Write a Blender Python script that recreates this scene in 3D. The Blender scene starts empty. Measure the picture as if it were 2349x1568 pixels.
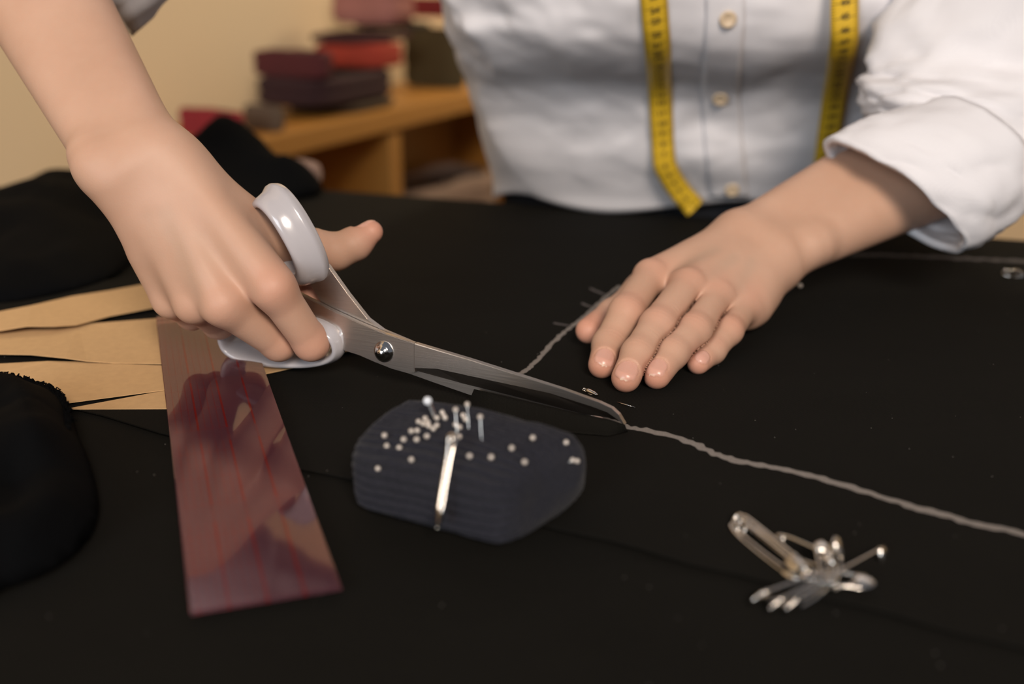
import bpy, bmesh, math, random
import numpy as np
from mathutils import Vector, Matrix
from mathutils.bvhtree import BVHTree

random.seed(7)
rng = np.random.default_rng(7)
SC = bpy.context.scene
COL = SC.collection

# ------------------------------------------------------------------ camera
CAM_H, F_MM, HORIZON = 0.210, 40.0, -110.0
W, H = 2349.0, 1568.0
FPX = F_MM / 36.0 * W
PITCH = math.atan((H / 2 - HORIZON) / FPX)
CAM = np.array([0.0, 0.0, CAM_H])
FWD = np.array([0, math.cos(PITCH), -math.sin(PITCH)])
UPV = np.array([0, math.sin(PITCH), math.cos(PITCH)])
RGT = np.array([1.0, 0, 0])
cd = bpy.data.cameras.new('camera')
cam = bpy.data.objects.new('camera', cd)
COL.objects.link(cam)
cam.location = CAM
cam.rotation_euler = (math.pi / 2 - PITCH, 0, 0)
cd.lens = F_MM; cd.sensor_width = 36.0; cd.sensor_fit = 'HORIZONTAL'
cd.clip_start = 0.02; cd.clip_end = 50
cd.dof.use_dof = True
cd.dof.focus_distance = 0.560
cd.dof.aperture_fstop = 4.0
SC.camera = cam

# ------------------------------------------------------------------ world, lights, exposure
wd = bpy.data.worlds.new('room_ambience'); SC.world = wd
wd.use_nodes = True
wd.node_tree.nodes['Background'].inputs[0].default_value = (0.80, 0.86, 1.0, 1)
wd.node_tree.nodes['Background'].inputs[1].default_value = 0.16

def area(name, loc, target, size, power, color, sy=None):
    l = bpy.data.lights.new(name, 'AREA'); l.energy = power; l.color = color
    l.shape = 'RECTANGLE'; l.size = size; l.size_y = sy or size
    o = bpy.data.objects.new(name, l); COL.objects.link(o)
    o.location = loc
    o.rotation_euler = (Vector(target) - Vector(loc)).to_track_quat('-Z', 'Y').to_euler()
    return o
area('key_light', (0.60, -2.45, 2.00), (0.10, 0.80, 0.08), 1.00, 136.0, (1.0, 0.87, 0.75))  # unseen warm key light, behind the camera on the right
area('cool_fill_light', (-1.9, -2.9, 1.2), (0.05, 0.9, 0.1), 1.6, 78.0, (0.84, 0.92, 1.0))  # unseen cool light, added to fill the shirt's darker flank
area('wall_lamp', (0.75, 2.35, 1.35), (-0.35, 2.6, 0.1), 0.4, 21.0, (1.0, 0.82, 0.56))
SC.view_settings.view_transform = 'Standard'
SC.view_settings.look = 'None'
SC.view_settings.exposure = 0.0
SC.view_settings.gamma = 1.0
SC.view_settings.use_curve_mapping = False

# ------------------------------------------------------------------ helpers
def nrm(v):
    v = np.asarray(v, float); return v / np.linalg.norm(v)
def ray(px, py):
    return FWD * FPX + RGT * (px - W / 2) + UPV * (H / 2 - py)
def at(px, py, Y):                       # point seen at a pixel, at distance Y in front of the lens
    r = ray(px, py); return CAM + r * (Y / r[1])
def on(px, py, z=0.0):                   # point seen at a pixel, at height z
    r = ray(px, py); return CAM + r * ((z - CAM_H) / r[2])
def on_plane(px, py, p0, n):
    r = ray(px, py); return CAM + r * (np.dot(np.asarray(p0) - CAM, n) / np.dot(r, n))
def chain(p0, px, py, L):                # next joint: on the pixel's ray, L away from p0, the far one
    r = nrm(ray(px, py)); oc = CAM - p0
    b = np.dot(oc, r); c = np.dot(oc, oc) - L * L
    disc = b * b - c
    t = -b + (math.sqrt(disc) if disc > 0 else 0.0)
    return CAM + r * t

def tag(o, label=None, cat=None, group=None, kind=None):
    if label: o['label'] = label
    if cat: o['category'] = cat
    if group: o['group'] = group
    if kind: o['kind'] = kind
    return o
def empty(name, loc=(0, 0, 0), rot=None):
    o = bpy.data.objects.new(name, None); COL.objects.link(o)
    o.empty_display_size = 0.02
    o.location = loc
    if rot is not None: o.rotation_euler = rot
    return o
def link(name, me, mat=None, parent=None, smooth=True):
    o = bpy.data.objects.new(name, me); COL.objects.link(o)
    if mat is not None and len(me.materials) == 0: me.materials.append(mat)
    if parent is not None:
        o.parent = parent
        o.matrix_parent_inverse = parent_inv(parent)
    if smooth: me.polygons.foreach_set('use_smooth', [True] * len(me.polygons))
    return o
def local_matrix(o):
    return Matrix.LocRotScale(o.location, o.rotation_euler, o.scale)
def world_m(o):
    m = local_matrix(o)
    return (world_m(o.parent) @ o.matrix_parent_inverse @ m) if o.parent else m
def parent_inv(p):
    return world_m(p).inverted()
def mesh(name, V, F, mat=None, parent=None, smooth=True):
    me = bpy.data.meshes.new(name)
    me.from_pydata([tuple(map(float, v)) for v in V], [], [tuple(map(int, f)) for f in F])
    me.update()
    return link(name, me, mat, parent, smooth)
def np_mesh(name, V, Q, mat=None, parent=None):
    me = bpy.data.meshes.new(name)
    me.vertices.add(len(V)); me.vertices.foreach_set('co', np.ascontiguousarray(V, np.float32).ravel())
    me.loops.add(Q.size); me.loops.foreach_set('vertex_index', np.ascontiguousarray(Q, np.int32).ravel())
    me.polygons.add(len(Q))
    k = Q.shape[1]
    me.polygons.foreach_set('loop_start', np.arange(0, Q.size, k, dtype=np.int32))
    me.update(calc_edges=True); me.validate()
    return link(name, me, mat, parent)
def bm_obj(name, bm, mat=None, parent=None, smooth=False):
    me = bpy.data.meshes.new(name); bm.to_mesh(me); bm.free()
    return link(name, me, mat, parent, smooth)
def mod(o, kind, **kw):
    m = o.modifiers.new(kind.lower(), kind)
    for k, v in kw.items(): setattr(m, k, v)
    return m
def grid_faces(nu, nv, closed_u=False, closed_v=False):
    F = []
    for i in range(nu if closed_u else nu - 1):
        for j in range(nv if closed_v else nv - 1):
            a = i * nv + j; b = ((i + 1) % nu) * nv + j
            c = ((i + 1) % nu) * nv + (j + 1) % nv; d = i * nv + (j + 1) % nv
            F.append((a, b, c, d))
    return F
def box_bm(bm, c, s, ax=None):
    ax = np.eye(3) if ax is None else np.asarray(ax)
    vs = []
    for dx in (-1, 1):
        for dy in (-1, 1):
            for dz in (-1, 1):
                vs.append(bm.verts.new(tuple(np.asarray(c) + ax[0] * dx * s[0] / 2 + ax[1] * dy * s[1] / 2 + ax[2] * dz * s[2] / 2)))
    for f in ((0, 1, 3, 2), (4, 6, 7, 5), (0, 4, 5, 1), (2, 3, 7, 6), (0, 2, 6, 4), (1, 5, 7, 3)):
        bm.faces.new([vs[i] for i in f])
    bmesh.ops.recalc_face_normals(bm, faces=bm.faces[:])
def box(name, c, s, mat, parent=None, ax=None, bev=0.0):
    bm = bmesh.new(); box_bm(bm, c, s, ax)
    if bev: bmesh.ops.bevel(bm, geom=bm.edges[:], offset=bev, segments=2, affect='EDGES', profile=0.5)
    return bm_obj(name, bm, mat, parent)
def frames(P, up=(0, 0, 1)):
    P = np.asarray(P, float)
    T = np.gradient(P, axis=0); T /= np.linalg.norm(T, axis=1)[:, None] + 1e-12
    N = np.zeros_like(T); n = np.asarray(up, float)
    for i in range(len(P)):
        n = n - T[i] * np.dot(n, T[i]); ln = np.linalg.norm(n)
        if ln < 1e-6: n = np.cross(T[i], [1, 0, 0.3]); ln = np.linalg.norm(n)
        n = n / ln; N[i] = n
    return T, N, np.cross(T, N)
def smooth_path(P, n):
    P = np.asarray(P, float); m = len(P)
    out = []
    Q = np.vstack([2 * P[0] - P[1], P, 2 * P[-1] - P[-2]])
    for u in np.linspace(0, m - 1, n):
        i = min(int(u), m - 2); t = u - i
        p0, p1, p2, p3 = Q[i], Q[i + 1], Q[i + 2], Q[i + 3]
        out.append(0.5 * ((2 * p1) + (-p0 + p2) * t + (2 * p0 - 5 * p1 + 4 * p2 - p3) * t * t + (-p0 + 3 * p1 - 3 * p2 + p3) * t ** 3))
    return np.array(out)
def tube_data(P, r, seg=8, up=(0, 0, 1), closed=False):
    P = np.asarray(P, float); T, N, B = frames(P, up)
    r = np.broadcast_to(np.asarray(r, float), (len(P),))
    V = []
    for i in range(len(P)):
        for k in range(seg):
            a = 2 * math.pi * k / seg
            V.append(P[i] + (N[i] * math.cos(a) + B[i] * math.sin(a)) * r[i])
    F = grid_faces(len(P), seg, closed, True)
    if not closed:
        F.append(tuple(range(seg)))
        F.append(tuple(range((len(P) - 1) * seg, len(P) * seg))[::-1])
    return V, F
def tube(name, P, r, mat, parent=None, seg=8, up=(0, 0, 1), closed=False):
    V, F = tube_data(P, r, seg, up, closed)
    return mesh(name, V, F, mat, parent)
def join_data(parts):
    V, F = [], []
    for v, f in parts:
        o = len(V); V += list(v); F += [tuple(i + o for i in q) for q in f]
    return V, F
def prism(name, outline, n, th, mat, parent=None, bev=0.0, holes=()):
    """flat outline (3-D points in order) given thickness th along n"""
    bm = bmesh.new()
    vs = [bm.verts.new(tuple(p)) for p in outline]
    f = bm.faces.new(vs)
    r = bmesh.ops.extrude_face_region(bm, geom=[f])
    ev = [g for g in r['geom'] if isinstance(g, bmesh.types.BMVert)]
    bmesh.ops.translate(bm, verts=ev, vec=tuple(np.asarray(n) * th))
    bmesh.ops.recalc_face_normals(bm, faces=bm.faces[:])
    if bev: bmesh.ops.bevel(bm, geom=bm.edges[:], offset=bev, segments=2, affect='EDGES')
    return bm_obj(name, bm, mat, parent)

# cheap smooth value noise in numpy
_perm = rng.random((64, 64, 64)).astype(np.float32)
def vnoise(P):
    P = np.asarray(P, np.float64)
    i = np.floor(P).astype(int); f = P - i; f = f * f * (3 - 2 * f)
    def g(a, b, c): return _perm[(i[..., 0] + a) & 63, (i[..., 1] + b) & 63, (i[..., 2] + c) & 63]
    x, y, z = f[..., 0], f[..., 1], f[..., 2]
    c00 = g(0,0,0)*(1-x)+g(1,0,0)*x; c10 = g(0,1,0)*(1-x)+g(1,1,0)*x
    c01 = g(0,0,1)*(1-x)+g(1,0,1)*x; c11 = g(0,1,1)*(1-x)+g(1,1,1)*x
    return (c00*(1-y)+c10*y)*(1-z)+(c01*(1-y)+c11*y)*z - 0.5
def fbm(P, o=3):
    s, a, P = 0, 1.0, np.asarray(P, float)
    for _ in range(o): s = s + a * vnoise(P); P = P * 2.03 + 11.7; a *= 0.5
    return s

# ------------------------------------------------------------------ materials
class MatB:
    def __init__(s, name):
        s.m = bpy.data.materials.new(name); s.m.use_nodes = True
        s.t = s.m.node_tree; s.t.nodes.clear()
        s.out = s.t.nodes.new('ShaderNodeOutputMaterial')
    def n(s, typ, ins=None, **kw):
        nd = s.t.nodes.new('ShaderNode' + typ)
        for k, v in kw.items(): setattr(nd, k, v)
        for k, v in (ins or {}).items():
            if isinstance(v, bpy.types.NodeSocket): s.t.links.new(v, nd.inputs[k])
            else: nd.inputs[k].default_value = v
        return nd
    def coord(s, which='Object'):
        return s.n('TexCoord').outputs[which]
    def noise(s, scale, detail=3, vec=None, rough=0.55):
        return s.n('TexNoise', {'Vector': vec or s.coord(), 'Scale': scale, 'Detail': detail, 'Roughness': rough}).outputs['Fac']
    def ramp(s, fac, stops):
        r = s.n('ValToRGB', {'Fac': fac}); e = r.color_ramp.elements
        while len(e) < len(stops): e.new(0.5)
        for i, (p, c) in enumerate(stops):
            e[i].position = p; e[i].color = (*c, 1) if len(c) == 3 else c
        return r.outputs['Color']
    def mixc(s, fac, a, b, mode='MIX'):
        nd = s.n('Mix', data_type='RGBA', blend_type=mode)
        for idx, v in ((0, fac), (6, a), (7, b)):
            if isinstance(v, bpy.types.NodeSocket): s.t.links.new(v, nd.inputs[idx])
            else: nd.inputs[idx].default_value = v if idx == 0 else ((*v, 1) if len(v) == 3 else v)
        return nd.outputs[2]
    def math(s, op, a, b=0.0, c=None):
        nd = s.n('Math', operation=op)
        for i, v in enumerate((a, b, c)):
            if v is None: continue
            if isinstance(v, bpy.types.NodeSocket): s.t.links.new(v, nd.inputs[i])
            else: nd.inputs[i].default_value = v
        return nd.outputs[0]
    def bump(s, height, strength=0.3, dist=0.001):
        return s.n('Bump', {'Height': height, 'Strength': strength, 'Distance': dist}).outputs['Normal']
    def attr(s, name):
        return s.n('Attribute', attribute_name=name).outputs['Fac']
    def bsdf(s, color, rough=0.5, metal=0.0, normal=None, **ins):
        d = {'Base Color': color if isinstance(color, bpy.types.NodeSocket) else (*color, 1), 'Roughness': rough, 'Metallic': metal}
        if normal is not None: d['Normal'] = normal
        for k, v in ins.items(): d[k.replace('_', ' ')] = v
        b = s.n('BsdfPrincipled', d)
        return b.outputs[0]
    def done(s, sh):
        s.t.links.new(sh, s.out.inputs['Surface']); return s.m

def simple(name, color, rough=0.5, metal=0.0, nscale=60, var=0.12, bump=0.0, bdist=0.0005, **ins):
    b = MatB(name)
    c = b.mixc(b.noise(nscale), tuple(x * (1 - var) for x in color), tuple(min(1, x * (1 + var)) for x in color))
    nm = b.bump(b.noise(nscale * 6), bump, bdist) if bump else None
    return b.done(b.bsdf(c, rough, metal, nm, **ins))

def weave(name, c1, c2, scale=1400, rough=0.9, crease=0.0, strength=0.35, dist=0.0004, sheen=0.0, lint=False, spec=0.25, big=18.0):
    b = MatB(name); co = b.coord()
    w1 = b.n('TexWave', {'Vector': co, 'Scale': scale / 6.28, 'Distortion': 1.2, 'Detail': 1.0, 'Detail Scale': 2.0}, bands_direction='X').outputs['Fac']
    w2 = b.n('TexWave', {'Vector': co, 'Scale': scale / 6.28, 'Distortion': 1.2, 'Detail': 1.0, 'Detail Scale': 2.0}, bands_direction='Y').outputs['Fac']
    h = b.math('MULTIPLY', w1, w2)
    c = b.mixc(b.math('MULTIPLY', h, b.noise(900, 2)), c1, c2)
    c = b.mixc(b.math('MULTIPLY', b.noise(big, 3), 0.5), c, tuple(x * 0.6 for x in c1))
    if lint:
        v = b.n('TexVoronoi', {'Vector': co, 'Scale': 210.0}, feature='F1').outputs['Distance']
        pick = b.math('GREATER_THAN', b.noise(55, 2), 0.60)
        s = b.math('MULTIPLY', b.math('LESS_THAN', v, 0.055), pick)
        c = b.mixc(b.math('MULTIPLY', s, 0.5), c, (0.45, 0.42, 0.38))
    nm = b.bump(h, strength, dist)
    if crease:
        mp = b.n('Mapping', {'Vector': co, 'Rotation': (0, 0, 0.5), 'Scale': (9.0, 26.0, 9.0)}).outputs[0]
        cr = b.n('TexNoise', {'Vector': mp, 'Scale': 1.0, 'Detail': 4.0, 'Distortion': 1.5}).outputs['Fac']
        nm = b.n('Bump', {'Height': cr, 'Strength': 1.0, 'Distance': crease, 'Normal': nm}).outputs['Normal']
    return b.done(b.bsdf(c, rough, 0.0, nm, Sheen_Weight=sheen, Sheen_Roughness=0.5, Specular_IOR_Level=spec))

M = {}
M['black_cloth'] = weave('black_cotton', (0.0062, 0.0057, 0.0047), (0.0195, 0.0180, 0.0148), 2600, lint=True, sheen=0.0, spec=0.06, crease=0.0006)
M['black_panel'] = weave('black_twill', (0.0062, 0.0057, 0.0047), (0.0205, 0.0188, 0.0155), 3000, lint=True, sheen=0.0, spec=0.06, crease=0.0005)
M['black_jersey'] = weave('black_jersey', (0.0018, 0.0020, 0.0024), (0.0050, 0.0050, 0.0056), 1500, sheen=0.0, spec=0.05)
M['trousers'] = weave('dark_trouser_cloth', (0.006, 0.007, 0.010), (0.014, 0.015, 0.019), 1500)
M['linen'] = weave('white_linen', (0.70, 0.68, 0.70), (0.80, 0.78, 0.79), 3200, strength=0.25, dist=0.0003, spec=0.15, big=9)
M['linen_cuff'] = M['linen']
M['wall'] = simple('cream_wall_paint', (0.60, 0.46, 0.29), 0.85, nscale=3, var=0.04, bump=0.1)
M['floor'] = simple('brown_floor', (0.16, 0.10, 0.06), 0.6, nscale=5)
M['ceil'] = simple('ceiling_paint', (0.7, 0.66, 0.6), 0.9)
def wood(name, c1, c2):
    b = MatB(name); co = b.coord()
    mp = b.n('Mapping', {'Vector': co, 'Scale': (3.0, 3.0, 40.0)}).outputs[0]
    g = b.n('TexNoise', {'Vector': mp, 'Scale': 3.0, 'Detail': 5.0}).outputs['Fac']
    return b.done(b.bsdf(b.mixc(g, c1, c2), 0.5))
M['pine'] = wood('orange_pine', (0.34, 0.145, 0.022), (0.42, 0.195, 0.036))
M['tabletop'] = wood('table_wood', (0.25, 0.15, 0.08), (0.32, 0.2, 0.11))
def cloth(name, c): return simple(name, c, 0.9, nscale=25, var=0.2, bump=0.3)
# brushed steel
b = MatB('brushed_steel'); co = b.coord()
mp = b.n('Mapping', {'Vector': co, 'Scale': (60, 60, 1500)}).outputs[0]
g = b.n('TexNoise', {'Vector': mp, 'Scale': 1.0, 'Detail': 3.0}).outputs['Fac']
M['steel'] = b.done(b.bsdf(b.mixc(g, (0.46, 0.405, 0.365), (0.54, 0.48, 0.43)), 0.30, 1.0, b.bump(g, 0.08, 0.0003)))
M['chrome'] = simple('polished_steel', (0.72, 0.70, 0.67), 0.12, 1.0, var=0.05)
M['pinsteel'] = simple('pin_steel', (0.66, 0.62, 0.57), 0.2, 1.0, var=0.08)
M['pearl'] = simple('pearl_pin_head', (0.60, 0.54, 0.48), 0.18, 0.35, var=0.1, Coat_Weight=0.5)
M['handle'] = simple('grey_handle_plastic', (0.39, 0.365, 0.375), 0.22, nscale=20, var=0.03, Coat_Weight=0.4, Coat_Roughness=0.08)
M['kraft'] = simple('kraft_paper', (0.50, 0.315, 0.15), 0.8, nscale=240, var=0.12, bump=0.15, bdist=0.0002)
M['chalk'] = simple('tailors_chalk', (0.19, 0.165, 0.148), 0.95, nscale=1500, var=0.5, bump=0.5)
M['chalk_faint'] = simple('faint_chalk', (0.055, 0.046, 0.044), 0.95, nscale=1500, var=0.5)
M['button'] = simple('horn_button', (0.52, 0.40, 0.27), 0.35, nscale=300, var=0.3)
M['ink'] = simple('black_ink', (0.03, 0.022, 0.012), 0.7)
M['thread'] = simple('white_plastic', (0.62, 0.65, 0.70), 0.3)
# ribbed dark knit of the pincushion
b = MatB('navy_knit'); nz = b.noise(900, 2)
M['knit'] = b.done(b.bsdf(b.mixc(nz, (0.005, 0.0055, 0.009), (0.026, 0.026, 0.034)), 0.95, 0, b.bump(nz, 0.8, 0.0008), Sheen_Weight=0.06, Specular_IOR_Level=0.1))
# yellow tape: UV.x across 0..1, UV.y in centimetres along
b = MatB('yellow_tape'); uv = b.n('SeparateXYZ', {'Vector': b.coord('UV')})
ux, uy = uv.outputs[0], uv.outputs[1]
fy = b.math('FRACT', uy); fm = b.math('FRACT', b.math('MULTIPLY', uy, 5.0))
cm = b.math('LESS_THAN', fy, 0.07)
cm = b.math('MULTIPLY', cm, b.math('ADD', b.math('LESS_THAN', ux, 0.32), b.math('GREATER_THAN', ux, 0.62)))
mm = b.math('LESS_THAN', fm, 0.28)
edge = b.math('ADD', b.math('LESS_THAN', ux, 0.15), b.math('GREATER_THAN', ux, 0.85))
mm = b.math('MULTIPLY', mm, edge)
mk = b.math('MINIMUM', b.math('ADD', cm, mm), 1.0)
yc = b.mixc(b.noise(90), (0.60, 0.375, 0.022), (0.66, 0.42, 0.03))
M['tape'] = b.done(b.bsdf(b.mixc(b.math('MULTIPLY', mk, 0.85), yc, (0.05, 0.035, 0.01)), 0.4))
# translucent pinkish ruler with red printed lines; UV in millimetres
b = MatB('tinted_ruler_plastic'); uv = b.n('SeparateXYZ', {'Vector': b.coord('UV')})
ux, uy = uv.outputs[0], uv.outputs[1]
def lines(u, period, width, off=0.0):
    return b.math('LESS_THAN', b.math('FRACT', b.math('DIVIDE', b.math('ADD', u, off), period)), width / period)
thin = lines(ux, 3.175, 0.36, 0.18); bold = lines(ux, 12.7, 0.95, 0.47)
left = b.math('LESS_THAN', ux, 26.2)
thinL = b.math('MULTIPLY', thin, left)
blk = b.math('LESS_THAN', b.math('FRACT', b.math('DIVIDE', uy, 76.2)), 0.80)
cross = b.math('MULTIPLY', lines(uy, 3.175, 0.25), b.math('LESS_THAN', ux, 4.0))
cross2 = b.math('MULTIPLY', b.math('MULTIPLY', lines(uy, 25.4, 0.40), left), b.math('GREATER_THAN', uy, 2.0))
lm = b.math('MINIMUM', b.math('ADD', b.math('ADD', b.math('MULTIPLY', thinL, 0.60), b.math('MULTIPLY', bold, 0.95)),
            b.math('ADD', b.math('MULTIPLY', cross, 0.25), b.math('MULTIPLY', cross2, 0.7))), 0.95)
lm = b.math('MULTIPLY', lm, b.math('MULTIPLY', b.math('GREATER_THAN', ux, 1.5), b.math('LESS_THAN', ux, 49.0)))
lm = b.math('MULTIPLY', lm, b.math('ADD', b.math('MULTIPLY', blk, 0.65), 0.35))
tr = b.n('BsdfTransparent', {'Color': (0.84, 0.60, 0.60, 1)}).outputs[0]
df = b.n('BsdfDiffuse', {'Color': (0.155, 0.055, 0.078, 1)}).outputs[0]
s1 = b.n('MixShader', {0: 0.30, 1: tr, 2: df}).outputs[0]
rd = b.n('MixShader', {0: 0.28, 1: b.n('BsdfTransparent', {'Color': (0.62, 0.12, 0.10, 1)}).outputs[0], 2: b.n('BsdfDiffuse', {'Color': (0.36, 0.022, 0.020, 1)}).outputs[0]}).outputs[0]
s2 = b.n('MixShader', {0: lm, 1: s1, 2: rd}).outputs[0]
gl = b.n('BsdfGlossy', {'Color': (1, 1, 1, 1), 'Roughness': 0.045, 'Normal': b.bump(b.noise(14, 1), 0.06, 0.002)}).outputs[0]
fr = b.math('MULTIPLY', b.n('Fresnel', {'IOR': 1.42}).outputs[0], 0.90)
M['ruler'] = b.done(b.n('MixShader', {0: fr, 1: s2, 2: gl}).outputs[0])
# skin
b = MatB('skin')
n1 = b.noise(22, 4); n2 = b.noise(130, 3)
base = b.ramp(n1, [(0.30, (0.435, 0.262, 0.178)), (0.70, (0.495, 0.310, 0.220))])
base = b.mixc(b.math('MULTIPLY', n2, 0.22), base, (0.50, 0.24, 0.155))
base = b.mixc(b.math('MULTIPLY', b.attr('flush'), 0.75), base, (0.53, 0.215, 0.145))
base = b.mixc(b.math('MULTIPLY', b.attr('vein'), 0.28), base, (0.34, 0.25, 0.18))  # shade painted into the skin along the grooves between the tendons
nail = b.attr('nail')
base = b.mixc(nail, base, (0.55, 0.30, 0.23))
base = b.mixc(b.attr('nailtip'), base, (0.72, 0.57, 0.44))
rg = b.math('SUBTRACT', 0.52, b.math('MULTIPLY', nail, 0.27))
vor = b.n('TexVoronoi', {'Vector': b.coord(), 'Scale': 900.0}).outputs['Distance']
nm = b.bump(b.math('MULTIPLY', vor, b.math('SUBTRACT', 1.0, nail)), 0.10, 0.0003)
M['skin'] = b.done(b.bsdf(base, rg, 0, nm, Subsurface_Weight=0.10, Subsurface_Radius=(0.0040, 0.0015, 0.0008), Subsurface_Scale=1.0, Specular_IOR_Level=0.32))

# ------------------------------------------------------------------ signed distance sculpting
def smin(a, b_, k):
    h = np.maximum(k - np.abs(a - b_), 0) / k
    return np.minimum(a, b_) - h * h * k * 0.25
def cone(P, a, b_, ra, rb):
    a = np.asarray(a, np.float32); ba = (np.asarray(b_) - a).astype(np.float32)
    pa = P - a
    t = np.clip(pa @ ba / max(float(ba @ ba), 1e-12), 0, 1)
    d = pa - t[:, None] * ba
    return np.sqrt((d * d).sum(1)) - (ra + t * (rb - ra))
def ball(P, c, r):
    d = P - np.asarray(c, np.float32); return np.sqrt((d * d).sum(1)) - r
def ellipsoid(P, c, ax, rad):
    q = (P - np.asarray(c, np.float32)) @ np.asarray(ax, np.float32).T
    rad = np.asarray(rad, np.float32)
    k0 = np.sqrt(((q / rad) ** 2).sum(1)); k1 = np.sqrt(((q / rad ** 2) ** 2).sum(1)) + 1e-9
    return k0 * (k0 - 1.0) / k1
def surface(f, pts, pad, h, axis=None, newton=2):
    """mesh of f = 0 by surface nets in a box around pts, its first axis along `axis`"""
    if axis is None: R = np.eye(3)
    else:
        a = nrm(axis); u = nrm(np.cross([0, 0, 1.0], a)); R = np.array([a, u, np.cross(a, u)])
    L = np.asarray(pts) @ R.T
    lo, hi = L.min(0) - pad, L.max(0) + pad
    c = 5
    nb = np.ceil((hi - lo) / (c * h)).astype(int) + 1
    n = nb * c
    ce = [(np.arange(nb[i]) * c + (c - 1) / 2) * h + lo[i] for i in range(3)]
    G = np.stack(np.meshgrid(*ce, indexing='ij'), -1).reshape(-1, 3)
    def ev(Q):
        out = np.empty(len(Q), np.float32)
        for s in range(0, len(Q), 200000):
            out[s:s + 200000] = f((Q[s:s + 200000] @ R).astype(np.float32))
        return out
    cv = ev(G)
    near = np.abs(cv) < c * h * 1.05
    D = np.repeat(np.repeat(np.repeat(cv.reshape(nb), c, 0), c, 1), c, 2)
    blocks = np.argwhere(near.reshape(nb))
    off = np.stack(np.meshgrid(*[np.arange(c)] * 3, indexing='ij'), -1).reshape(-1, 3)
    I = (blocks[:, None, :] * c + off[None]).reshape(-1, 3)
    D[I[:, 0], I[:, 1], I[:, 2]] = ev(I * h + lo)
    S = D < 0
    cell = np.zeros((n[0] - 1, n[1] - 1, n[2] - 1), np.uint8)
    for i in (0, 1):
        for j in (0, 1):
            for k in (0, 1):
                cell += S[i:n[0] - 1 + i, j:n[1] - 1 + j, k:n[2] - 1 + k]
    act = (cell > 0) & (cell < 8)
    C = np.argwhere(act)
    idx = np.full(act.shape, -1, np.int32); idx[act] = np.arange(len(C))
    acc = np.zeros((len(C), 3)); cnt = np.zeros(len(C))
    cor = [(i, j, k) for i in (0, 1) for j in (0, 1) for k in (0, 1)]
    for a in range(8):
        for b2 in range(a + 1, 8):
            A, B = np.array(cor[a]), np.array(cor[b2])
            if np.abs(A - B).sum() != 1: continue
            va = D[tuple((C + A).T)]; vb = D[tuple((C + B).T)]
            m = (va < 0) != (vb < 0)
            t = np.where(m, va / np.where(m, va - vb, 1), 0)
            acc += np.where(m[:, None], A + t[:, None] * (B - A), 0); cnt += m
    V = ((C + acc / cnt[:, None]) * h + lo) @ R
    Q = []
    for ax in range(3):
        b1, b2 = [(1, 2), (2, 0), (0, 1)][ax]
        s0 = [slice(None)] * 3; s1 = [slice(None)] * 3
        s0[ax] = slice(0, -1); s1[ax] = slice(1, None)
        ch = S[tuple(s0)] != S[tuple(s1)]
        E = np.argwhere(ch)
        ok = (E[:, b1] > 0) & (E[:, b2] > 0) & (E[:, b1] < n[b1] - 1) & (E[:, b2] < n[b2] - 1)
        E = E[ok]
        d1 = np.zeros(3, int); d1[b1] = 1; d2 = np.zeros(3, int); d2[b2] = 1
        q = np.stack([idx[tuple((E - d1 - d2).T)], idx[tuple((E - d2).T)], idx[tuple(E.T)], idx[tuple((E - d1).T)]], 1)
        flip = ~S[tuple(E.T)]
        q[flip] = q[flip][:, ::-1]
        Q.append(q)
    Q = np.vstack(Q); Q = Q[(Q >= 0).all(1)]
    for _ in range(newton):
        e = h * 0.5; g = np.zeros_like(V); d0 = f(V.astype(np.float32))
        for k in range(3):
            o = np.zeros(3); o[k] = e
            g[:, k] = (f((V + o).astype(np.float32)) - f((V - o).astype(np.float32))) / (2 * e)
        gl_ = (g * g).sum(1) + 1e-6
        st = -(d0 / gl_)[:, None] * g
        ln = np.linalg.norm(st, axis=1)[:, None]
        V = V + st * np.minimum(1, h * 0.6 / (ln + 1e-9))
    return V, Q
# ================================================================== room, table, cloth, shelf
TA, TB = on(740, 430), on(2349, 545)
E1 = nrm(TB - TA); E2 = np.array([-E1[1], E1[0], 0.0])       # along / across the table
def room(u, v, z): return TA + E1 * u + E2 * v + np.array([0, 0, z])
AXR = np.array([E1, E2, [0, 0, 1.0]])
ULEFT, URIGHT, VNEAR = -0.17, 1.05, -1.35
FLOOR_Z = -0.75
SA, SB = on(590, 320, -0.03), on(1050, 218, -0.03)
SD = nrm(SB - SA); SN = np.array([-SD[1], SD[0], 0.0])      # along the shelf / towards the wall behind it
AXS = np.array([SD, SN, [0, 0, 1.0]])
def shf(s, d, z): return SA + SD * s + SN * d + np.array([0, 0, z + 0.03])
tag(box('floor', room(0.2, -0.2, FLOOR_Z - 0.03), (7, 7, 0.06), M['floor'], ax=AXR), kind='structure')
tag(box('wall_left', shf(0.0, 0.275, 0.60), (8.0, 0.10, 2.8), M['wall'], ax=AXS), kind='structure')
tag(box('wall_back', shf(2.05, -2.0, 0.60), (0.10, 5.2, 2.8), M['wall'], ax=AXS), kind='structure')

table = empty('work_table', room(0.4, -0.65, FLOOR_Z))
tag(table, 'wooden work table hidden under a spread of black fabric', 'table')
box('table_top', room((ULEFT + URIGHT) / 2, VNEAR / 2 - 0.005, -0.021), (URIGHT - ULEFT - 0.02, -VNEAR - 0.03, 0.034), M['tabletop'], table, AXR)
for u in (ULEFT + 0.06, URIGHT - 0.06):
    for v in (VNEAR + 0.06, -0.07):
        box('leg', room(u, v, (FLOOR_Z - 0.037) / 2), (0.06, 0.06, -FLOOR_Z - 0.039), M['tabletop'], table, AXR)

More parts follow.
